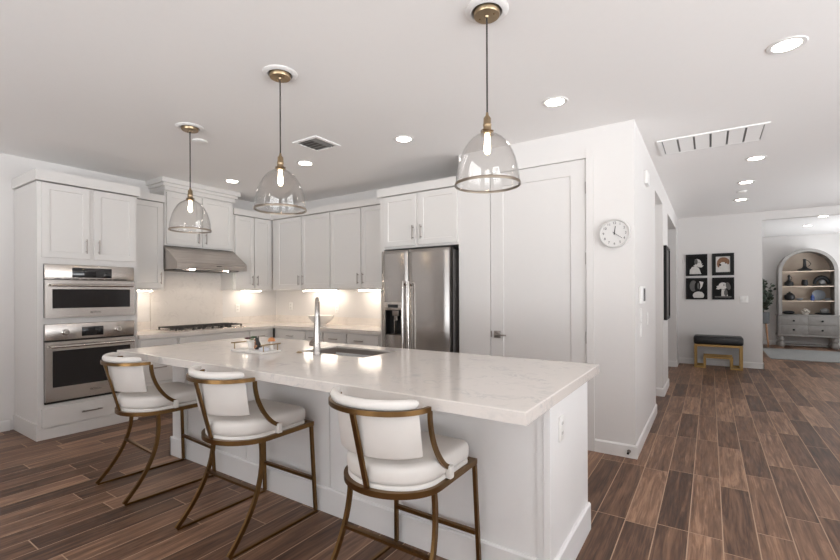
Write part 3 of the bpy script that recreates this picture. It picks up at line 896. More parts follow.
bb.prism(ibp(BX0 - .0005, BX0 - .016), 1, BY0 - .038, BY1)
bb.build('baseboard', 'island', isl, smooth=False)

# island top with the sink opening
it = MB()
o4 = [(IX0, IY0), (IX1, IY0), (IX1, IY1), (IX0, IY1)]; i4 = [(SX0, SY0), (SX1, SY0), (SX1, SY1), (SX0, SY1)]
c_ = .004
oc = [(IX0 + c_, IY0 + c_), (IX1 - c_, IY0 + c_), (IX1 - c_, IY1 - c_), (IX0 + c_, IY1 - c_)]
zb = IZ - ITH
vs_ = [(x, y, IZ) for x, y in oc] + [(x, y, IZ) for x, y in i4] + [(x, y, IZ - c_) for x, y in o4] + [(x, y, zb) for x, y in o4] + [(x, y, zb) for x, y in i4]
fs_ = []
for k in range(4):
    j = (k + 1) % 4
    fs_ += [(k, j, 4 + j, 4 + k), (8 + k, 8 + j, j, k), (12 + k, 12 + j, 8 + j, 8 + k), (16 + k, 16 + j, 12 + j, 12 + k), (4 + k, 4 + j, 16 + j, 16 + k)]
it.add(vs_, fs_)
ito = it.build('island_countertop', 'quartz', None, base=((IX0 + IX1) / 2, (IY0 + IY1) / 2, zb), smooth=False)
tag(ito, 'long white veined quartz top overhanging the island', 'countertop')

# undermount sink
sk = thing('sink', 'stainless undermount sink sunk into the island top', 'sink', ((SX0 + SX1) / 2, (SY0 + SY1) / 2, zb - .17))
s = MB(); zf = zb - .17; zr = IZ - .012; g_ = .001; w_ = .006
s.box(SX0 + g_, SX1 - g_, SY0 + g_, SY0 + w_, zf, zr).box(SX0 + g_, SX1 - g_, SY1 - w_, SY1 - g_, zf, zr)
s.box(SX0 + g_, SX0 + w_, SY0 + w_, SY1 - w_, zf, zr).box(SX1 - w_, SX1 - g_, SY0 + w_, SY1 - w_, zf, zr)
s.box(SX0 + w_, SX1 - w_, SY0 + w_, SY1 - w_, zf, zf + .006)
s.build('basin', 'sinkst', sk, smooth=False)
MB().lathe([(.045, zf + .0065), (.045, zf + .009), (.03, zf + .009), (.028, zf + .007), (0, zf + .007)], ((SX0 + SX1) / 2, (SY0 + SY1) / 2 + .06, 0), 24).build('drain', 'chrome', sk)

# faucet: tapered column, gooseneck bending away over the sink, side lever
FXc, FYc = -2.268, 2.120
SDX, SDY = -.70, .714        # the spout is swung towards the far left of the basin
fa = thing('faucet', 'tall brushed-steel gooseneck faucet standing beside the island sink', 'faucet', (FXc, FYc, IZ))
MB().lathe([(.030, IZ), (.030, IZ + .006), (.0265, IZ + .012), (.0245, IZ + .06), (.0205, IZ + .14), (.017, IZ + .22), (.0145, IZ + .27), (0, IZ + .27)], (FXc, FYc, 0), 28).build('column', 'faucet', fa)
pth = [(FXc, FYc, IZ + .255)]
for k in range(0, 17):
    a = PI * k / 16
    q_ = .10 - .10 * math.cos(a); pth.append((FXc + SDX * q_, FYc + SDY * q_, IZ + .285 + .10 * math.sin(a)))
pth.append((FXc + SDX * .2, FYc + SDY * .2, IZ + .26))
MB().tube(pth, .0138, 16).build('spout', 'faucet', fa)
MB().lathe([(.0135, 0), (.017, -.02), (.0185, -.075), (.016, -.09), (0, -.09)], (FXc + SDX * .2, FYc + SDY * .2, IZ + .262), 20).build('spray_head', 'nickel', fa)
lv = MB().cyl((FXc - .012, FYc, IZ + .072), (FXc - .05, FYc, IZ + .072), .016, 18).cyl((FXc - .05, FYc, IZ + .072), (FXc - .058, FYc, IZ + .072), .0185, 18)
lv.tube([(FXc - .054, FYc, IZ + .075), (FXc - .075, FYc + .015, IZ + .085), (FXc - .085, FYc + .05, IZ + .10)], [.006, .005, .005], 10)
lv.build('lever', 'nickel', fa)
# air switch button on the counter
ab = MB().lathe([(.022, IZ + .0003), (.022, IZ + .004), (.016, IZ + .007), (.014, IZ + .011), (0, IZ + .012)], (-2.44, 2.115, 0), 20).build('sink_button', 'brassl', None, base=(-2.44, 2.115, IZ))
tag(ab, 'small round brass button on the island top, left of the faucet', 'button')

# outlet on island end, wall plates
def plate(name, label, cat, loc, face, w=.072, h=.117, kind='outlet', group=None):
    """face: direction the plate faces: 'X' (+X) or 'Y' (-Y)"""
    rz = PI / 2 if face == 'X' else 0
    t = thing(name, label, cat, loc, rz, world_coords=False, group=group)
    MB().box(-w / 2, w / 2, -.008, -.0004, -h / 2, h / 2, .003).build('cover_plate', 'wplastic', t)
    if kind == 'outlet':
        for z in (-.022, .022):
            MB().box(-.017, .017, -.0095, -.0078, z - .016, z + .016, .0008).build('socket', 'wplastic', t)
            sl = MB().box(-.009, -.006, -.0099, -.0094, z - .006, z + .008).box(.006, .009, -.0099, -.0094, z - .006, z + .008)
            sl.build('slots', 'ink', t, smooth=False)
    else:
        for x in ([0] if w < .1 else [-.023, .023]):
            MB().box(x - .016, x + .016, -.0115, -.0078, -.033, .033, .002).build('rocker', 'wplastic', t)
    return t
plate('outlet', 'white outlet on the bright end panel of the island', 'outlet', (BX1, 2.04, .705), 'X')
plate('outlet', 'white outlet on the left wall right of the cooktop', 'outlet', (LX, 3.83, 1.125), 'X', group='backsplash outlets')
plate('outlet', 'white outlet on the back wall, near the inside corner', 'outlet', (-5.40, BY, 1.14), 'Y', group='backsplash outlets')
plate('outlet', 'white outlet on the back wall above the white bowl', 'outlet', (-4.42, BY, 1.115), 'Y', group='backsplash outlets')

# ------------------------------------------------------------------ tray and ornaments on the island
TX0, TX1, TY_0, TY_1 = -2.945, -2.585, 1.905, 2.075
tr = thing('serving_tray', 'low white tray with gold bar handles on the island top', 'tray', ((TX0 + TX1) / 2, (TY_0 + TY_1) / 2, IZ))
MB().box(TX0, TX1, TY_0, TY_1, IZ + .0004, IZ + .016, .004).build('base', 'ceramic', tr)
for x in (TX0 + .012, TX1 - .012):
    h_ = MB().cyl((x, TY_0 + .0, IZ + .062), (x, TY_1 - .0, IZ + .062), .005, 10)
    for y in (TY_0 + .025, TY_1 - .025): h_.cyl((x, y, IZ + .014), (x, y, IZ + .062), .004, 10)
    h_.build('bar_handle', 'brassl', tr)
TZ = IZ + .0165
pv = thing('succulent_vase', 'small white tapered vase of burgundy and green succulents on the tray', 'plant', (-2.835, 2.0, TZ))
VX, VY = -2.835, 2.0
MB().lathe([(.016, TZ), (.019, TZ + .003), (.022, TZ + .025), (.031, TZ + .058), (.028, TZ + .058), (.02, TZ + .04), (0, TZ + .04)], (VX, VY, 0), 24).build('vase', 'ceramic', pv)
def rosette(mb, c, r, n_):
    for ring, (k, rr, tilt) in enumerate(((n_, r, .5), (n_ - 2, r * .7, .9), (n_ - 4, r * .4, 1.25))):
        for i in range(k):
            a = 2 * PI * i / k + ring
            d = Vector((math.cos(a) * math.cos(tilt), math.sin(a) * math.cos(tilt), math.sin(tilt)))
            p = Vector(c) + d * rr * .55
            sd = Vector((-math.sin(a), math.cos(a), 0)); nn = d.cross(sd)
            tip = Vector(c) + d * rr
            mb.add([Vector(c), p + sd * rr * .28 + nn * .002, tip, p - sd * rr * .28 + nn * .002, p - nn * rr * .18], [(0, 1, 4), (1, 2, 4), (2, 3, 4), (3, 0, 4), (0, 3, 2, 1)])
    return mb
rosette(rosette(MB(), (VX - .020, VY - .012, TZ + .068), .030, 9), (VX - .008, VY + .010, TZ + .062), .022, 8).build('burgundy_succulent', 'burgundy', pv, smooth=False)
rosette(rosette(MB(), (VX + .014, VY + .014, TZ + .076), .030, 9), (VX + .016, VY - .010, TZ + .066), .022, 8).build('green_succulent', 'green', pv, smooth=False)
# seated dog figurine, one continuous skinned body
def skinned(name, mat, parent, pts, edges, radii, sub=1):
    off = OFF.get(root_of(parent).name, (0, 0, 0))
    me = bpy.data.meshes.new(name); me.from_pydata([(p[0] - off[0], p[1] - off[1], p[2] - off[2]) for p in pts], edges, [])
    o = bpy.data.objects.new(name, me); COL.objects.link(o); o.parent = parent
    md_ = o.modifiers.new('skin', 'SKIN')
    for i, r in enumerate(radii): me.skin_vertices[0].data[i].radius = (r, r)
    me.skin_vertices[0].data[0].use_root = True
    ss = o.modifiers.new('sub', 'SUBSURF'); ss.levels = sub; ss.render_levels = sub
    dg = bpy.context.evaluated_depsgraph_get(); dg.update()
    nm = bpy.data.meshes.new_from_object(o.evaluated_get(dg)); o.modifiers.clear(); o.data = nm
    nm.materials.clear(); nm.materials.append(MAT[mat]); nm.polygons.foreach_set('use_smooth', [True] * len(nm.polygons))
    return o
def mk(o, *pts): return [(o[0] + p[0], o[1] + p[1], o[2] + p[2]) for p in pts]
dg_o = (-2.735, 1.985, TZ)
fg = thing('dog_figurine', 'black and tan seated dog figurine on the tray beside the succulents', 'figurine', dg_o)
# faces the camera's left: -x ; y across
DS = 1.0
pts = mk(dg_o, (.016, 0, .018), (.006, 0, .042), (-.004, 0, .062), (-.010, 0, .076), (-.030, 0, .072),
         (-.012, .010, .030), (-.016, .011, .006), (-.012, -.010, .030), (-.016, -.011, .006), (.010, .017, .010), (-.006, .018, .006), (.010, -.017, .010), (-.006, -.018, .006),
         (-.004, .009, .088), (-.003, .011, .097), (-.004, -.009, .088), (-.003, -.011, .097))
pts = [tuple(dg_o[i] + (p[i] - dg_o[i]) * DS for i in range(3)) for p in pts]
eds = [(0, 1), (1, 2), (2, 3), (3, 4), (1, 5), (5, 6), (1, 7), (7, 8), (0, 9), (9, 10), (0, 11), (11, 12), (3, 13), (13, 14), (3, 15), (15, 16)]
skinned('body', 'blackfur', fg, pts, eds, [r_ * DS for r_ in (.017, .016, .011, .012, .006, .007, .0055, .007, .0055, .009, .005, .009, .005, .005, .002, .005, .002)], 2)
tm = MB()
for ox, oy, oz, r_, sc in ((-.012, -.006, .048, .013, (.8, .9, 1.3)), (-.028, -.002, .070, .008, (1, 1, 1)), (-.016, -.011, .018, .0075, (1, 1, 2)), (.004, -.014, .022, .012, (1, .7, 1.3))):
    tm.sphere((dg_o[0] + ox * DS, dg_o[1] + oy * DS, dg_o[2] + oz * DS), r_ * DS, 12, 8, sc=sc)
tm.build('tan_markings', 'tan', fg)
mo = thing('mushroom_ornament', 'small orange-capped ornament on a white stem at the right of the tray', 'ornament', (-2.645, 2.035, TZ))
MB().lathe([(.014, TZ), (.012, TZ + .02), (.009, TZ + .066), (0, TZ + .066)], (-2.645, 2.035, 0), 16).build('stem', 'ceramic', mo)
MB().lathe([(.026, TZ + .062), (.027, TZ + .068), (.020, TZ + .082), (.010, TZ + .089), (0, TZ + .090)], (-2.645, 2.035, 0), 20).build('cap', 'orange', mo)
ds = MB().lathe([(.018, TZ), (.034, TZ + .004), (.036, TZ + .022), (.033, TZ + .022), (.030, TZ + .008), (0, TZ + .007)], (-2.635, 1.965, 0), 24).build('trinket_dish', 'paleblue', None, base=(-2.635, 1.965, TZ))
tag(ds, 'little pale blue-white dish at the right front of the tray', 'dish')

# white bowl on back counter
bw = MB()
prof = [(.075, CT + .0005), (.08, CT + .012), (.07, CT + .02), (.12, CT + .06), (.165, CT + .11), (.18, CT + .14), (.173, CT + .14), (.157, CT + .112), (.11, CT + .068), (.05, CT + .04), (0, CT + .038)]
bw.lathe(prof, (-4.43, 4.22, 0), 40)
tag(bw.build('bowl', 'ceramic', None, base=(-4.43, 4.22, CT)), 'wide white footed bowl on the back counter, behind the faucet', 'bowl')

# ------------------------------------------------------------------ bar stools
def arc(a, b_, y0, n_=28, t0=PI, t1=2 * PI):
    return [(a * math.cos(t0 + (t1 - t0) * k / n_), y0 + b_ * math.sin(t0 + (t1 - t0) * k / n_)) for k in range(n_ + 1)]

def make_stool(label, loc):
    t = thing('bar_stool', label, 'bar stool', (0, 0, 0), world_coords=False, group='bar stools along the island')
    FZ0, FZ1 = .525, .550
    # seat frame: D-shaped flat band
    ol = [(.235, .285)] + [(-.235, .285)] + arc(.238, .205, -.045)
    def inset(p, d):
        out = []; n_ = len(p)
        for i in range(n_):
            a = Vector((*p[i - 1], 0)); c0 = Vector((*p[i], 0)); b2 = Vector((*p[(i + 1) % n_], 0))
            e1 = (c0 - a).normalized(); e2 = (b2 - c0).normalized()
            n1 = Vector((-e1.y, e1.x, 0)); n2 = Vector((-e2.y, e2.x, 0))
            nn = (n1 + n2).normalized(); k_ = 1 / max(.5, nn.dot(n1))
            out.append((c0.x + nn.x * d * k_, c0.y + nn.y * d * k_))
        return out
    il = inset(ol, .028)
    n_ = len(ol)
    vs_ = [(x, y, z) for z in (FZ0, FZ1) for x, y in ol] + [(x, y, z) for z in (FZ0, FZ1) for x, y in il]
    fs_ = []
    for i in range(n_):
        j = (i + 1) % n_
        fs_ += [(i, j, n_ + j, n_ + i), (2 * n_ + i, 3 * n_ + i, 3 * n_ + j, 2 * n_ + j), (n_ + i, n_ + j, 3 * n_ + j, 3 * n_ + i), (i, 2 * n_ + i, 2 * n_ + j, j)]
    MB().add(vs_, fs_).build('seat_frame', 'brass', t)
    # upholstered platform and cushion
    def pad(shape, prof, name):
        vs_ = []; fs_ = []; m_ = len(shape)
        for d, z in prof: vs_ += [(x, y, z) for x, y in inset(shape, d)]
        for i in range(len(prof) - 1):
            for k in range(m_):
                kk = (k + 1) % m_
                fs_.append((i * m_ + k, i * m_ + kk, (i + 1) * m_ + kk, (i + 1) * m_ + k))
        fs_.append(tuple(range(m_))[::-1])
        top = len(vs_); cx = 0; cyy = .02
        # crowned top rings
        last = [Vector(v) for v in vs_[-m_:]]
        prev = top - m_
        for s_, dz in ((.8, .006), (.5, .010), (.2, .012)):
            st_ = len(vs_)
            for v in last: vs_.append((cx + (v.x - cx) * s_, cyy + (v.y - cyy) * s_, v.z + dz))
            for k in range(m_):
                kk = (k + 1) % m_
                fs_.append((prev + k, prev + kk, st_ + kk, st_ + k))
            prev = st_
        fs_.append(tuple(prev + k for k in range(m_)))
        return MB().add(vs_, fs_).build(name, 'leather', t, ang=60)
    sq = [(.215, .275), (-.215, .275)] + arc(.222, .185, -.045)
    sq2 = []
    # round the front corners a little
    for cxs in (1, -1):
        for k in range(6):
            a = (PI / 2) * k / 5
            if cxs == 1: sq2.append((.180 + .045 * math.cos(a), .205 + .045 * math.sin(a)))
            else: sq2.append((-.180 - .045 * math.sin(a), .205 + .045 * math.cos(a)))
    sq2 += arc(.225, .187, -.045)
    pad(sq2, [(.012, FZ0 + .006), (.004, FZ0 + .012), (.004, FZ1 + .012), (.008, FZ1 + .016)], 'seat_base')
    pad(sq2, [(.010, FZ1 + .018), (.003, FZ1 + .024), (-.001, FZ1 + .040), (-.001, FZ1 + .070), (.003, FZ1 + .084), (.012, FZ1 + .093), (.032, FZ1 + .098)], 'seat_cushion')
    # legs
    def bar(mb, path, w=.022, d=.022, ref=(1, 0, 0)):
        P_ = [Vector(p) for p in path]
        def nf(i):
            tt = (P_[min(i + 1, len(P_) - 1)] - P_[max(i - 1, 0)]).normalized()
            sd = Vector(ref); sd = (sd - tt * sd.dot(tt)).normalized()
            return sd, tt.cross(sd)
        return mb.sweep(P_, [(-w / 2, -d / 2), (w / 2, -d / 2), (w / 2, d / 2), (-w / 2, d / 2)], nf)
    RW = .020
    for sx in (-1, 1):
        bar(MB(), [(sx * .229, .268, FZ0 - .0005), (sx * .243, .287, .0145)], .017, .019).build('front_leg', 'brass', t, smooth=False)
        pth = []
        for k in range(13):
            q = k / 12
            pth.append((sx * (.226 + .022 * q), -.085 + .035 * q - .245 * q ** 2.2, FZ0 - .0005 - (FZ0 - .0143) * q))
        bar(MB(), pth, .016, .022).build('rear_leg', 'brass', t)
        MB().box(sx * .248 - .008, sx * .248 + .008, -.290, .294, .0, .014, .002, seg=1).build('floor_runner', 'brass', t)
    def legxy(z):
        q = (FZ0 - z) / (FZ0 - .018); return .226 + .022 * q, -.085 + .035 * q - .245 * q ** 2.2
    lx, ly = legxy(.278)
    MB().box(-lx + .0082, lx - .0082, ly - .010, ly + .010, .272, .285).build('rear_stretcher', 'brass', t, smooth=False)
    MB().box(-.228, .228, .268, .287, .195, .214).build('footrest', 'brass', t, smooth=False)
    # back: pad, roll, brass rail, centre upright and sweeping arms
    RA, RB, RY = .238, .186, -.136
    RZ = .878
    rail = arc(RA, RB, RY, 36)
    def nrm(a, b_, p, y0):
        v = Vector((p[0] / a ** 2, (p[1] - y0) / b_ ** 2, 0)); return v.normalized()
    P_ = [(x, y, RZ) for x, y in rail]
    N_ = [nrm(RA, RB, p, RY) for p in rail]
    MB().sweep(P_, [(-.008, -.010), (.008, -.010), (.008, .010), (-.008, .010)], lambda i: (N_[i], (0, 0, 1))).build('top_rail', 'brass', t)
    # pad inside the rail
    tt0, tt1 = PI + .30, 2 * PI - .30
    pd = arc(RA - .030, RB - .030, RY, 30, tt0, tt1)
    PN = [nrm(RA - .03, RB - .03, p, RY) for p in pd]
    sec = [(-.014, -.088), (-.010, -.094), (.010, -.094), (.0145, -.088), (.0145, .085), (-.014, .085)]
    MB().sweep([(x, y + .028, RZ - .098) for x, y in pd], sec, lambda i: (PN[i], (0, -.15, 1))).build('back_pad', 'leather', t, ang=50)
    # padded roll sitting on the rail
    rl = arc(RA - .020, RB - .020, RY, 34, PI + .22, 2 * PI - .26)
    RN = [nrm(RA - .020, RB - .020, p, RY) for p in rl]
    m_ = len(rl)
    sec0 = []
    for k in range(14):
        a = 2 * PI * k / 14
        sec0.append((.019 * math.cos(a), .021 * math.sin(a)))
    mbr = MB(); n2 = len(sec0); vs_ = []; fs_ = []
    for i in range(m_):
        q = min(i, m_ - 1 - i); s_ = min(1, .45 + .55 * math.sqrt(min(1, q / 2.5)))
        for a, b2 in sec0:
            p = Vector((rl[i][0], rl[i][1], RZ + .026)) + RN[i] * (a * s_) + Vector((0, 0, 1)) * (b2 * s_ * 1.0)
            vs_.append(p)
    for i in range(m_ - 1):
        for k in range(n2):
            fs_.append((i * n2 + k, i * n2 + (k + 1) % n2, (i + 1) * n2 + (k + 1) % n2, (i + 1) * n2 + k))
    fs_ += [tuple(range(n2))[::-1], tuple((m_ - 1) * n2 + k for k in range(n2))]
    mbr.add(vs_, fs_).build('top_roll', 'leather', t, ang=60)
    bar(MB(), [(.0, RY - RB + .003, RZ - .0115), (.0, -.236, FZ1 + .0005)], .022, .012).build('centre_upright', 'brass', t, smooth=False)
    for sx in (-1, 1):
        pth = []
        for k in range(15):
            q = k / 14
            y = RY + .006 + .152 * (q ** 1.8)
            z = (RZ - .0115) - (.270) * (1 - (1 - q) ** 1.25)
            pth.append((sx * (RA - .003 - .006 * q), y, z))
        bar(MB(), pth, .012, .021).build('arm', 'brass', t)
        MB().box(sx * .2345 - .014, sx * .2345 + .014, pth[-1][1] - .012, pth[-1][1] + .018, FZ1 + .0005, pth[-1][2] + .008, .004).build('arm_pad', 'leather', t)
    t.location = loc
    return t
ST_Y = 1.572
s1 = make_stool('white and brass bar stool nearest the ovens, farthest of the three', (-3.300, ST_Y - .012, 0))
s1.rotation_euler = (0, 0, -.065)
dup(s1, (-2.255, ST_Y + .005, 0), 'white and brass bar stool in the middle of the three', rz=0)
dup(s1, (-1.152, ST_Y + .005, 0), 'white and brass bar stool closest to the viewer, by the island end', rz=0)

# ------------------------------------------------------------------ pendants
def make_pendant(label, x, y):
    t = thing('pendant_light', label, 'pendant light', (0, 0, 0), world_coords=False, group='glass pendants over the island')
    RZ = 1.862
    MB().lathe([(.070, H - .0005), (.070, H - .006), (.076, H - .012), (.098, H - .010), (.106, H - .004), (.107, H - .0005)], (0, 0, 0), 40).build('ceiling_ring', 'trim', t)
    MB().lathe([(.0645, H - .0005), (.0645, H - .024), (.061, H - .030), (.012, H - .031), (.009, H - .038), (0, H - .038)], (0, 0, 0), 40).build('canopy', 'brassl', t)
    for sx in (-1, 1): MB().sphere((sx * .038, 0, H - .031), .004, 8, 6).build('canopy_screw', 'brass', t)
    MB().cyl((0, 0, 2.208), (0, 0, H - .037), .0042, 10).build('cord', 'cord', t)
    MB().lathe([(.0, 2.214), (.006, 2.214), (.008, 2.200), (.014, 2.192), (.018, 2.186), (.0185, 2.160), (.021, 2.156), (.021, 2.150), (.0195, 2.146), (.0205, 2.130), (.028, 2.120), (.034, 2.112), (.034, 2.106), (.0, 2.106)], (0, 0, 0), 28).build('socket', 'brassl', t)
    MB().tube([(.030 * math.cos(a), .030 * math.sin(a), 2.122 + .004 * math.sin(2 * a)) for a in [2 * PI * k / 24 for k in range(24)]], .0022, 6, closed=True).build('wire_clip', 'brass', t)
    op = [(.026, RZ + .247), (.055, RZ + .238), (.078, RZ + .222), (.096, RZ + .203), (.112, RZ + .178), (.125, RZ + .152), (.137, RZ + .122), (.146, RZ + .086), (.152, RZ + .052), (.156, RZ + .02), (.157, RZ + .0)]
    ip = [(r - .003, z - .001) for r, z in op][::-1]
    MB().lathe(op + ip, (0, 0, 0), 56, cap=False).build('glass_shade', 'glass', t, ang=80)
    MB().lathe([(.158, RZ + .006), (.1595, RZ + .006), (.1605, RZ + .001), (.1595, RZ - .007), (.154, RZ - .007), (.1535, RZ - .003), (.1575, RZ - .0012), (.158, RZ + .006)], (0, 0, 0), 56, cap=False).build('rim_band', 'bronze', t)
    MB().lathe([(0, 2.010), (.008, 2.012), (.014, 2.022), (.0165, 2.036), (.015, 2.056), (.012, 2.080), (.012, 2.104), (0, 2.104)], (0, 0, 0), 20).build('bulb', 'bulb', t)
    t.location = (x, y, 0)
    return t
p1 = make_pendant('nearest clear glass pendant, hanging over the right end of the island', -.906, 1.965)
dup(p1, (-2.245, 1.80, 0), 'middle clear glass pendant of three, hanging over the faucet')
dup(p1, (-3.585, 1.96, 0), 'farthest clear glass pendant, in front of the range hood')

# ------------------------------------------------------------------ ceiling fittings
def make_can(label, x, y):
    t = thing('recessed_light', label, 'recessed light', (0, 0, 0), world_coords=False, group='recessed ceiling lights')
    MB().lathe([(.066, -.0045), (.070, -.007), (.088, -.006), (.093, -.0005), (.066, -.0005)], (0, 0, 0), 36, cap=False).build('trim_ring', 'trim', t)
    MB().lathe([(0, -.0035), (.066, -.0035), (.066, -.0008), (0, -.0008)], (0, 0, 0), 36).build('lens', 'can', t)
    t.location = (x, y, H)
    return t
cn = make_can('recessed ceiling light nearest the viewer, over the hall floor', .364, 3.18)
for x, y, l in ((-.932, 3.18, 'recessed ceiling light in front of the pantry door'), (-2.281, 3.18, 'recessed ceiling light in front of the refrigerator'),
                (-3.567, 3.18, 'recessed ceiling light between the middle pendant and the ceiling vent'), (-4.869, 3.18, 'recessed ceiling light near the range hood cabinet'),
                (.402, 5.686, 'recessed hall light just past the return air grille'), (.384, 6.854, 'recessed hall light in the middle of the hall'), (.393, 8.106, 'recessed hall light closest to the dog pictures'),
                (1.735, 10.75, 'recessed light in the den, just inside the opening'), (1.71, 12.1, 'recessed light in the den, nearer the arched hutch')):
    dup(cn, (x, y, H), l)
for x, y in ((.364, .7), (-.93, .2), (-2.28, .2), (2.0, .7), (-2.28, -1.6), (.4, -1.6)):
    dup(cn, (x, y, H), 'recessed ceiling light behind the viewer')
sd = MB().lathe([(.062, H - .0005), (.062, H - .010), (.054, H - .014), (0, H - .015)], (-3.834, 2.187, 0), 32).build('smoke_detector', 'wplastic', None, base=(-3.834, 2.187, H - .028))
tag(sd, 'round white smoke detector on the ceiling near the far pendant', 'smoke detector')
sd2 = MB().lathe([(.055, H - .0005), (.055, H - .016), (.046, H - .023), (0, H - .025)], (.37, 7.45, 0), 32).build('smoke_detector', 'wplastic', None, base=(.37, 7.45, H - .025))
tag(sd2, 'round white smoke detector on the hall ceiling between two hall lights', 'smoke detector')

# return air grille
GX0, GX1, GY0, GY1 = -.40, .418, 4.53, 5.01
rg = thing('return_air_grille', 'wide white return air grille on the hall ceiling', 'vent', ((GX0 + GX1) / 2, (GY0 + GY1) / 2, H - .012))
f_ = MB()
f_.box(GX0, GX1, GY0, GY0 + .02, H - .012, H - .0005).box(GX0, GX1, GY1 - .02, GY1, H - .012, H - .0005).box(GX0, GX0 + .035, GY0 + .02, GY1 - .02, H - .012, H - .0005).box(GX1 - .035, GX1, GY0 + .02, GY1 - .02, H - .012, H - .0005)
f_.build('frame', 'grille', rg, smooth=False)
MB().box(GX0 + .035, GX1 - .035, GY0 + .02, GY1 - .02, H - .003, H - .0006).build('backing', 'potteryg', rg, smooth=False)
pw = (GX1 - GX0 - .07) / 6
for k in range(6):
    a = GX0 + .035 + k * pw + .009; lm = MB()
    for j in range(22):
        y = GY0 + .024 + j * (.43 / 22)
        lm.prism([(y, H - .0068), (y + .0193, H - .0110), (y + .0193, H - .0100), (y, H - .0058)], 0, a, a + pw - .016)
    lm.build('louvre_panel', 'grille', rg, smooth=False)
# supply vent
vx, vy = -3.02, 2.83
av = thing('ceiling_vent', 'small square ceiling vent with dark louvres near the middle pendant', 'vent', (vx, vy, H - .012))
hs = .155
f_ = MB()
f_.box(vx - hs, vx + hs, vy - hs, vy - hs + .03, H - .010, H - .0005).box(vx - hs, vx + hs, vy + hs - .03, vy + hs, H - .010, H - .0005)
f_.box(vx - hs, vx - hs + .03, vy - hs + .03, vy + hs - .03, H - .010, H - .0005).box(vx + hs - .03, vx + hs, vy - hs + .03, vy + hs - .03, H - .010, H - .0005)
f_.build('frame', 'ceil', av, smooth=False)
MB().box(vx - hs + .03, vx + hs - .03, vy - hs + .03, vy + hs - .03, H - .003, H - .0006).build('backing', 'ventdark', av, smooth=False)
lv_ = MB()
for k in range(5):
    y = vy - hs + .05 + k * .05
    lv_.prism([(y, H - .010), (y + .024, H - .004), (y + .024, H - .003), (y, H - .009)], 0, vx - hs + .03, vx + .03)
for k in range(3):
    x = vx + .045 + k * .034
    lv_.prism([(x, H - .010), (x + .018, H - .004), (x + .018, H - .003), (x, H - .009)], 1, vy - hs + .03, vy + hs - .03)
lv_.build('louvres', 'potteryg', av, smooth=False)

# ------------------------------------------------------------------ clock, hall wall fittings
CX, CZc, CR = -.645, 1.812, .118
ck_ = thing('wall_clock', 'round white wall clock on the wall right of the pantry door', 'clock', (CX, PY, CZc))
MB().lathe([(CR, -.0005), (CR, -.036), (CR - .004, -.040), (CR - .010, -.041), (CR - .014, -.036), (CR - .014, -.0005)], (CX, PY, CZc), 56, axis=1, cap=False).build('rim', 'clockrim', ck_)
MB().lathe([(0, -.030), (CR - .0145, -.030), (CR - .0145, -.001), (0, -.001)], (CX, PY, CZc), 56, axis=1).build('dial', 'clockface', ck_)
for k in range(1, 13):
    a = PI / 2 - k * PI / 6
    text_mesh(str(k), .028, 'numeral', 'ink', ck_, (CX + .084 * math.cos(a), PY - .0312, CZc + .084 * math.sin(a)), ROT_FRONT, extrude=.0006)
def hand(ang, L, w_, tail, name):
    d = Vector((math.sin(ang), 0, math.cos(ang))); s_ = Vector((math.cos(ang), 0, -math.sin(ang)))
    c0 = Vector((CX, PY - .034, CZc)); q = []
    for y in (0, -.0015):
        o_ = Vector((0, y, 0))
        q += [c0 - d * tail - s_ * w_ + o_, c0 - d * tail + s_ * w_ + o_, c0 + d * L + s_ * w_ * .7 + o_, c0 + d * L - s_ * w_ * .7 + o_]
    MB().add(q, [(0, 1, 2, 3), (7, 6, 5, 4), (0, 4, 5, 1), (1, 5, 6, 2), (2, 6, 7, 3), (3, 7, 4, 0)]).build(name, 'ink', ck_, smooth=False)
hand(math.radians(8), .058, .0034, .012, 'hour_hand'); hand(math.radians(126), .072, .002, .014, 'minute_hand')

tb = MB().box(HX + .0005, HX + .03, 4.47, 4.63, 2.33, 2.45, .006).build('door_chime', 'wplastic', None, base=(HX, 4.55, 2.39))
tag(tb, 'white box high on the hall side of the wall corner', 'chime box')
th = thing('thermostat', 'white thermostat with a black screen on the hall wall', 'thermostat', (HX, 4.2, 1.31))
MB().box(HX + .0005, HX + .022, 4.08, 4.34, 1.235, 1.385, .005).build('housing', 'wplastic', th)
MB().box(HX + .0215, HX + .026, 4.215, 4.315, 1.255, 1.365, .001).build('screen', 'bglass', th)
plate('light_switch', 'white light switch plate under the thermostat, upper of two', 'light switch', (HX, 4.18, 1.135), 'X', kind='switch', group='hall light switches')
plate('light_switch', 'white light switch plate under the thermostat, lower of two', 'light switch', (HX, 4.18, 1.005), 'X', kind='switch', group='hall light switches')
plate('light_switch', 'white light switch plate to the right of the two under the thermostat', 'light switch', (HX, 4.66, 1.08), 'X', kind='switch', group='hall light switches')
plate('light_switch', 'white light switch plate on the far wall right of the dog pictures', 'light switch', (.50, FY, 1.205), 'Y', w=.118, kind='switch')
ds_ = thing('door_stop', 'little metal door stop on the baseboard at the wall corner', 'door stop', (-.545, PY - BT, .055))
MB().cyl((-.545, PY - BT, .055), (-.545, PY - BT - .05, .055), .006, 12).cyl((-.545, PY - BT, .055), (-.545, PY - BT - .006, .055), .014, 14).build('spring', 'nickel', ds_)
MB().cyl((-.545, PY - BT - .05, .055), (-.545, PY - BT - .064, .055), .009, 12).build('tip', 'black', ds_)

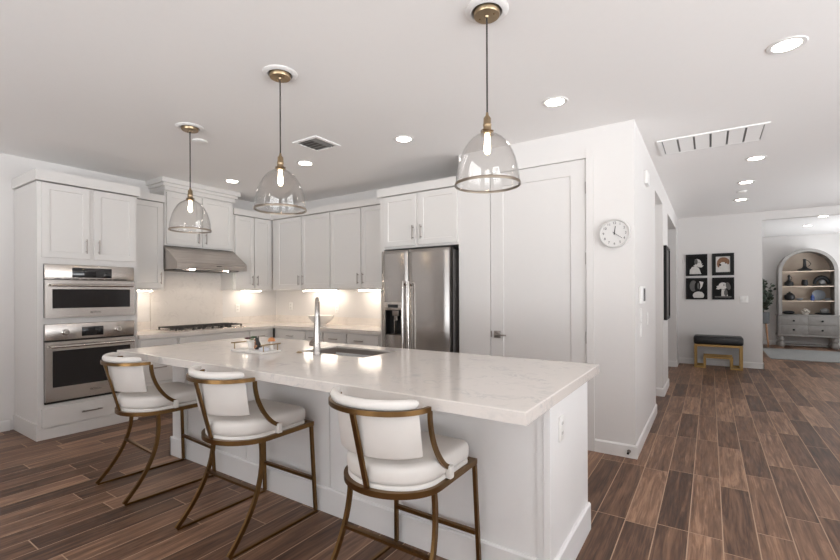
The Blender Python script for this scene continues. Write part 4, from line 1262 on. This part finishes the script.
# framed picture on hall wall
hp_ = thing('framed_picture', 'tall black-framed picture on the hall wall between the two openings', 'picture', (HX, 6.76, 1.45))
py0, py1, pz0, pz1 = 6.46, 7.06, .97, 1.94
fm = MB().box(HX + .0005, HX + .035, py0, py0 + .03, pz0, pz1).box(HX + .0005, HX + .035, py1 - .03, py1, pz0, pz1).box(HX + .0005, HX + .035, py0 + .03, py1 - .03, pz0, pz0 + .03).box(HX + .0005, HX + .035, py0 + .03, py1 - .03, pz1 - .03, pz1)
fm.build('frame', 'frame', hp_, smooth=False)
MB().box(HX + .0005, HX + .02, py0 + .03, py1 - .03, pz0 + .03, pz1 - .03).build('print', 'photo_m', hp_, smooth=False)

# ------------------------------------------------------------------ four dog portraits
def blob(cx, cz, rx, rz_, n_=18, rot=0., f=None):
    out = []
    for k in range(n_):
        a = 2 * PI * k / n_
        r = 1 if f is None else f(a)
        x, z = rx * r * math.cos(a), rz_ * r * math.sin(a)
        out.append((cx + x * math.cos(rot) - z * math.sin(rot), cz + x * math.sin(rot) + z * math.cos(rot)))
    return out
def portrait(label, x0, x1, z0, z1, mat_w, layers, bgm=0):
    cx, cz = (x0 + x1) / 2, (z0 + z1) / 2; y1 = FY - .0005; y0 = FY - .028
    t = thing('framed_picture', label, 'picture', (cx, FY, cz), group='four dog portraits on the far wall')
    fw_ = mat_w[0]
    fm = MB().box(x0, x0 + fw_, y0, y1, z0, z1).box(x1 - fw_, x1, y0, y1, z0, z1).box(x0 + fw_, x1 - fw_, y0, y1, z0, z0 + fw_).box(x0 + fw_, x1 - fw_, y0, y1, z1 - fw_, z1)
    fm.build('frame', 'frame', t, smooth=False)
    pm = MB().box(x0 + fw_, x1 - fw_, y0 + .012, y1, z0 + fw_, z1 - fw_, mi=bgm)
    hw_, hz_ = (x1 - x0) / 2 - fw_, (z1 - z0) / 2 - fw_
    for i, (poly_, mi) in enumerate(layers):
        q = [(cx + max(-.98, min(.98, px_)) * hw_, cz + max(-.98, min(.98, pz_)) * hz_) for px_, pz_ in poly_]
        pm.prism([(a, b_) for a, b_ in q], 1, y0 + .0118 - i * .0003, y0 + .0125, mi=mi)
    pm.build('print', ['photo_d', 'photo_m', 'photo_l', 'photo_b'], t, smooth=False)
ZB0, ZB1, ZT0, ZT1 = 1.198, 1.592, 1.632, 2.028
XA0, XA1, XB0, XB1 = -.372, -.036, .033, .360
body1 = [(-.8, -.98), (-.75, -.5), (-.5, -.2), (-.1, -.1), (.25, -.3), (.55, -.98)]
portrait('top left dog portrait, a white-chested dog in profile', XA0, XA1, ZT0, ZT1, (.03,),
         [(body1, 2), (blob(.02, .25, .52, .42), 2), (blob(-.32, .35, .22, .38), 0), (blob(-.05, .36, .2, .3), 1), ([(.2, .3), (.7, .1), (.78, -.1), (.55, -.28), (.15, -.2)], 2), (blob(.7, .02, .1, .09), 0), (blob(.28, .3, .05, .05), 0)])
portrait('top right dog portrait, a brown and white dog facing the viewer', XB0, XB1, ZT0, ZT1, (.058,),
         [([(-.98, -.98), (-.9, .95), (.9, .95), (.98, -.98)], 2), (blob(.05, .45, .75, .45), 3), (blob(-.62, .1, .22, .5), 3), (blob(.72, .3, .2, .35), 3), (blob(.0, -.2, .5, .5), 2), (blob(-.38, -.08, .16, .14), 0), (blob(.35, .15, .07, .07), 0)], 2)
portrait('bottom left dog portrait, a dark long-eared dog with a white chest', XA0, XA1, ZB0, ZB1, (.026,),
         [(blob(-.35, .3, .42, .6), 1), (blob(.12, .2, .35, .62), 0), ([(.3, .8), (.75, .7), (.6, .2), (.35, -.1), (.42, .4)], 2), (blob(.2, -.72, .62, .42), 2), ([(-.35, -.9), (-.2, -.4), (.6, -.35), (.75, -.95)], 2), (blob(.18, .3, .1, .35), 1)])
portrait('bottom right dog portrait, a pale dog with head raised to the left', XB0, XB1, ZB0, ZB1, (.026,),
         [([(-.2, -.9), (-.15, -.1), (.35, -.1), (.55, -.9)], 2), (blob(.0, .28, .48, .36), 2), (blob(-.5, .1, .28, .2), 2), (blob(-.72, .12, .09, .08), 0), (blob(.55, .25, .24, .42, rot=.35), 1), (blob(.1, .36, .07, .06), 0), ([(-.9, -.95), (-.9, -.8), (.9, -.8), (.9, -.95)], 1), (blob(.3, -.45, .2, .35), 1)])

# ------------------------------------------------------------------ bench
bx0, bx1, byf, byb = -.235, .462, 9.14, 9.50
bn = thing('bench', 'black upholstered bench with gold Greek-key frame under the dog pictures', 'bench', ((bx0 + bx1) / 2, (byf + byb) / 2, 0))
def cushion(mb, x0, x1, y0, y1, z0, z1, bev): return mb.box(x0, x1, y0, y1, z0, z1, bev, seg=4)
cushion(MB(), bx0 - .01, bx1 + .01, byf - .01, byb, .415, .560, .035).build('cushion', 'leatherb', bn)
def bench_side(y0, y1):
    mb = MB(); w_ = .038
    mb.box(bx0, bx1, y0, y1, .377, .414)
    for a, s_ in ((bx0, 1), (bx1, -1)):
        mb.box(a, a + s_ * w_, y0, y1, 0, .377)
        mb.box(a + s_ * w_, a + s_ * .135, y0, y1, 0, w_)
        mb.box(a + s_ * .1351, a + s_ * (.135 + w_), y0, y1, 0, .215)
    mb.box(bx0 + .135 + w_, bx1 - .135 - w_, y0, y1, .215 - w_, .215)
    return mb
bench_side(byf, byf + .04).build('front_frame', 'gold', bn, smooth=False)
bench_side(byb - .05, byb - .01).build('rear_frame', 'gold', bn, smooth=False)
cb = MB()
for x in (bx0, bx1 - .038): cb.box(x, x + .038, byf + .0401, byb - .0501, .377, .414).box(x, x + .038, byf + .0401, byb - .0501, 0, .038)
cb.build('cross_bar', 'gold', bn, smooth=False)

# ------------------------------------------------------------------ den: rug, plant, hutch
rgm = MB().box(1.0, 3.3, 11.05, 13.05, .0005, .014, .004)
tag(rgm.build('rug', 'rug', None, base=(2.6, 12.1, 0)), 'pale grey rug on the den floor in front of the arched hutch', 'rug')

px, py = 1.075, 13.55
pl = thing('potted_plant', 'leafy potted plant on wooden legs beside the arched hutch', 'plant', (px, py, 0))
MB().lathe([(.115, .56), (.13, .575), (.135, .84), (.122, .84), (.118, .80), (0, .80)], (px, py, 0), 28).build('pot', 'greypot', pl)
for a in (.6, 2.2, 3.8, 5.4):
    MB().cyl((px + .085 * math.cos(a), py + .085 * math.sin(a), .575), (px + .15 * math.cos(a), py + .15 * math.sin(a), 0), .017, 10, r2=.012).build('leg', 'oak', pl)
stem = MB(); lf = MB(); rnd = random.Random(3)
for k in range(20):
    a = rnd.uniform(0, 2 * PI); sp_ = rnd.uniform(.08, .40); top = rnd.uniform(1.15, 1.72)
    q = [Vector((px + rnd.uniform(-.04, .04), py + rnd.uniform(-.04, .04), .79))]
    for i in range(1, 6):
        u_ = i / 5
        q.append(Vector((px + sp_ * math.cos(a) * u_ ** 1.3 + rnd.uniform(-.015, .015), py + sp_ * math.sin(a) * u_ ** 1.3 + rnd.uniform(-.015, .015), .79 + (top - .79) * u_)))
    stem.tube(q, [.006, .005, .0045, .004, .003, .002], 6)
    for i in range(22):
        u_ = rnd.uniform(.25, 1.0) * 5; j = min(4, int(u_)); p = q[j].lerp(q[j + 1], u_ - j)
        d = Vector((rnd.uniform(-1, 1), rnd.uniform(-1, 1), rnd.uniform(-.2, .9))).normalized()
        s_ = d.cross(Vector((rnd.uniform(-1, 1), rnd.uniform(-1, 1), rnd.uniform(-1, 1)))).normalized(); L_ = rnd.uniform(.065, .11)
        nn = d.cross(s_) * .008
        lf.add([p, p + d * L_ * .35 + s_ * L_ * .28, p + d * L_ * .7 + s_ * L_ * .26, p + d * L_, p + d * L_ * .7 - s_ * L_ * .26, p + d * L_ * .35 - s_ * L_ * .28, p + d * L_ * .5 + nn], [(0, 1, 6), (1, 2, 6), (2, 3, 6), (3, 4, 6), (4, 5, 6), (5, 0, 6)])
stem.build('stems', 'twig', pl); lf.build('foliage', 'leaf', pl, smooth=False)

# arched hutch
HC, HYF, HYB = 1.925, 13.62, R2Y - .02
HR = .535; HS = 1.815; IR = .468
hu = thing('arched_hutch', 'grey arched display hutch with pale wooden shelves and four drawers', 'hutch', (HC, (HYF + HYB) / 2, 0))
n_ = 28
outer = [(HC - HR, .785)] + [(HC - HR * math.cos(PI * k / n_), HS + HR * math.sin(PI * k / n_)) for k in range(n_ + 1)] + [(HC + HR, .785)]
inner = [(HC - IR, .785)] + [(HC - IR * math.cos(PI * k / n_), HS + IR * math.sin(PI * k / n_)) for k in range(n_ + 1)] + [(HC + IR, .785)]
m = MB(); k_ = len(outer)
vs_ = [(x, HYF + .03, z) for x, z in outer] + [(x, HYF + .03, z) for x, z in inner] + [(x, HYB, z) for x, z in outer] + [(x, HYB, z) for x, z in inner]
fs_ = []
for i in range(k_ - 1):
    j = i + 1
    fs_ += [(i, j, k_ + j, k_ + i), (2 * k_ + i, 3 * k_ + i, 3 * k_ + j, 2 * k_ + j), (i, 2 * k_ + i, 2 * k_ + j, j), (k_ + i, k_ + j, 3 * k_ + j, 3 * k_ + i)]
fs_ += [(0, k_, 3 * k_, 2 * k_), (k_ - 1, 2 * k_ - 1, 4 * k_ - 1, 3 * k_ - 1)]
m.add(vs_, fs_).build('arch_case', 'greywood', hu)
MB().prism(inner, 1, HYB - .02, HYB - .001).build('back_panel', 'paleback', hu, smooth=False)
SH = [1.825, 1.468, 1.118]
for z in SH: MB().box(HC - IR + .001, HC + IR - .001, HYF + .05, HYB - .021, z - .022, z, .002, seg=1).build('shelf', 'paleshelf', hu)
bs = MB().box(HC - HR - .03, HC + HR + .03, HYF - .01, HYB, .755, .784, .006).box(HC - HR - .01, HC + HR + .01, HYF + .012, HYB, .30, .755).box(HC - HR - .02, HC + HR + .02, HYF, HYB, .262, .30, .006)
bs.build('base_case', 'greywood', hu)
for r_, (z0, z1) in enumerate(((.545, .735), (.325, .525))):
    for s_ in (0, 1):
        a = HC - HR + .03 + s_ * .512; d = MB().box(a, a + .495, HYF + .002, HYF + .0118, z0, z1, .004).build('drawer', 'greywood', hu)
        MB().sphere((a + .2475, HYF - .008, (z0 + z1) / 2), .022, 12, 8, sc=(1, .6, 1)).build('knob', 'black', d)
for x in (HC - HR + .05, HC + HR - .05):
    for y in (HYF + .06, HYB - .06):
        MB().lathe([(.05, 0), (.066, .03), (.07, .07), (.055, .10), (.045, .14), (.06, .17), (.06, .19), (.05, .21), (.05, .2615)], (x, y, 0), 20).build('foot', 'greywood', hu)
MB().box(HC - HR + .12, HC + HR - .12, HYB - .25, HYB - .2, .05, .0501 + .03).build('stretcher', 'greywood', hu, smooth=False)

HY = HYF + .20
def ornament(name, label, cat, mb_list, base, group='ornaments on the hutch shelves'):
    if len(mb_list) == 1:
        mb, mt = mb_list[0][1:]
        return tag(mb.build(name, mt, None, base=base), label, cat, group)
    t = thing(name, label, cat, base, group=group)
    for nm, mb, mt in mb_list: mb.build(nm, mt, t)
    return t
def zz(z, prof): return [(r, z + h_ + .0004) for r, h_ in prof]
z = SH[0]; x = HC - .03
hdl = MB().tube([(x + .02, HY, z + .27), (x + .07, HY, z + .24), (x + .115, HY, z + .17), (x + .09, HY, z + .13), (x + .055, HY, z + .11)], .007, 8)
ornament('pitcher', 'dark long-necked pitcher with a flat round base on the top shelf', 'pitcher', [('vessel', MB().lathe(zz(z, [(.10, 0), (.14, .02), (.14, .035), (.06, .07), (.035, .11), (.028, .24), (.034, .29), (0, .29)]), (x, HY, 0), 28), 'pottery'), ('handle', hdl, 'pottery')], (x, HY, z))
z = SH[1]
x = HC - .32
hdl = MB().tube([(x + .01, HY, z + .24), (x + .05, HY, z + .22), (x + .055, HY, z + .17), (x + .03, HY, z + .15)], .006, 8)
ornament('decanter', 'dark round-bellied decanter at the left of the second shelf', 'decanter', [('vessel', MB().lathe(zz(z, [(.07, 0), (.09, .02), (.085, .09), (.03, .14), (.022, .20), (.03, .25), (.012, .27), (0, .28)]), (x, HY, 0), 24), 'pottery'), ('handle', hdl, 'pottery')], (x, HY, z))
x = HC - .03
ornament('mug', 'small dark mug-like pot in the middle of the second shelf', 'pot', [('mug', MB().lathe(zz(z, [(.05, 0), (.062, .02), (.06, .10), (.048, .14), (.05, .15), (.042, .15), (.045, .10), (0, .03)]), (x, HY, 0), 24), 'pottery')], (x, HY, z))
x = HC + .27
pts_ = [Vector((x + .13 * math.cos(a), HY, z + .03 + .17 * math.sin(a))) for a in [PI * .98 - PI * .96 * k / 12 for k in range(13)]]
ornament('horned_sculpture', 'large dark arching sculpture at the right of the second shelf', 'sculpture', [('arch', MB().tube(pts_, [.028, .034, .04, .045, .048, .05, .05, .048, .046, .043, .04, .036, .03], 12), 'pottery'), ('plinth', MB().box(x - .16, x + .17, HY - .06, HY + .06, z + .0004, z + .024, .006), 'pottery'), ('core', MB().sphere((x + .01, HY, z + .085), .065, 16, 10, sc=(1, .8, 1)), 'potteryg')], (x, HY, z))
z = SH[2]
x = HC - .31
ornament('lidded_jar', 'dark patterned lidded jar at the left of the third shelf', 'jar', [('vessel', MB().lathe(zz(z, [(.05, 0), (.09, .03), (.105, .08), (.095, .13), (.06, .16), (0, .16)]), (x, HY, 0), 24), 'pottery'), ('lid', MB().lathe(zz(z, [(.062, .1605), (.055, .18), (.02, .195), (.022, .215), (0, .22)]), (x, HY, 0), 20), 'pottery')], (x, HY, z))
x = HC - .125
ornament('small_bowl', 'small grey bowl beside the lidded jar on the third shelf', 'bowl', [('bowl', MB().lathe(zz(z, [(.03, 0), (.055, .02), (.07, .055), (.062, .055), (.04, .025), (0, .018)]), (x, HY, 0), 24), 'bluegrey')], (x, HY, z))
x = HC + .10
ornament('blue_bottle', 'small deep-blue bottle on the third shelf', 'bottle', [('bottle', MB().lathe(zz(z, [(.032, 0), (.036, .01), (.034, .10), (.018, .125), (.02, .145), (0, .145)]), (x, HY - .06, 0), 20), 'blueglaze')], (x, HY - .06, z))
x = HC + .235
pl_ = MB().lathe([(0, .012), (.10, .010), (.125, -.004), (.125, -.010), (.10, .0), (0, .002)], (x, HY + .12, z + .131), 32, axis=1)
ornament('display_plate', 'grey-blue plate standing upright on the third shelf', 'plate', [('plate', pl_, 'bluegrey')], (x, HY + .12, z))
x = HC + .385
ornament('small_bowl', 'small pale bowl at the right end of the third shelf', 'bowl', [('bowl', MB().lathe(zz(z, [(.03, 0), (.05, .015), (.075, .06), (.067, .06), (.04, .025), (0, .018)]), (x, HY, 0), 24), 'bluegrey')], (x, HY, z))
z = .785
x = HC - .33
ornament('dark_box', 'low dark oval box at the left of the lowest shelf', 'box', [('base', MB().sphere((x, HY, z + .045), .10, 20, 10, sc=(1.2, .7, .44)), 'pottery')], (x, HY, z))
x = HC - .02
cw = MB(); cw.lathe(zz(z, [(.05, 0), (.06, .01), (.06, .05), (.05, .055), (0, .05)]), (x, HY, 0), 24)
for k in range(10):
    a = 2 * PI * k / 10
    cw.sphere((x + .07 * math.cos(a), HY + .07 * math.sin(a), z + .075 + .02 * math.sin(a * 3)), .022, 10, 8)
cw.sphere((x, HY, z + .10), .05, 14, 8)
ornament('shell_ornament', 'pale beaded shell ornament in the middle of the lowest shelf', 'ornament', [('shell', cw, 'potteryl')], (x, HY, z))
x = HC + .30
ornament('boat_dish', 'long dark dish with a grey dome at the right of the lowest shelf', 'dish', [('dish', MB().sphere((x, HY, z + .03), .10, 20, 10, sc=(1.6, .7, .28)), 'pottery'), ('dome', MB().sphere((x + .02, HY, z + .095), .075, 18, 10, sc=(1.1, .8, .8)), 'potteryg')], (x, HY, z))
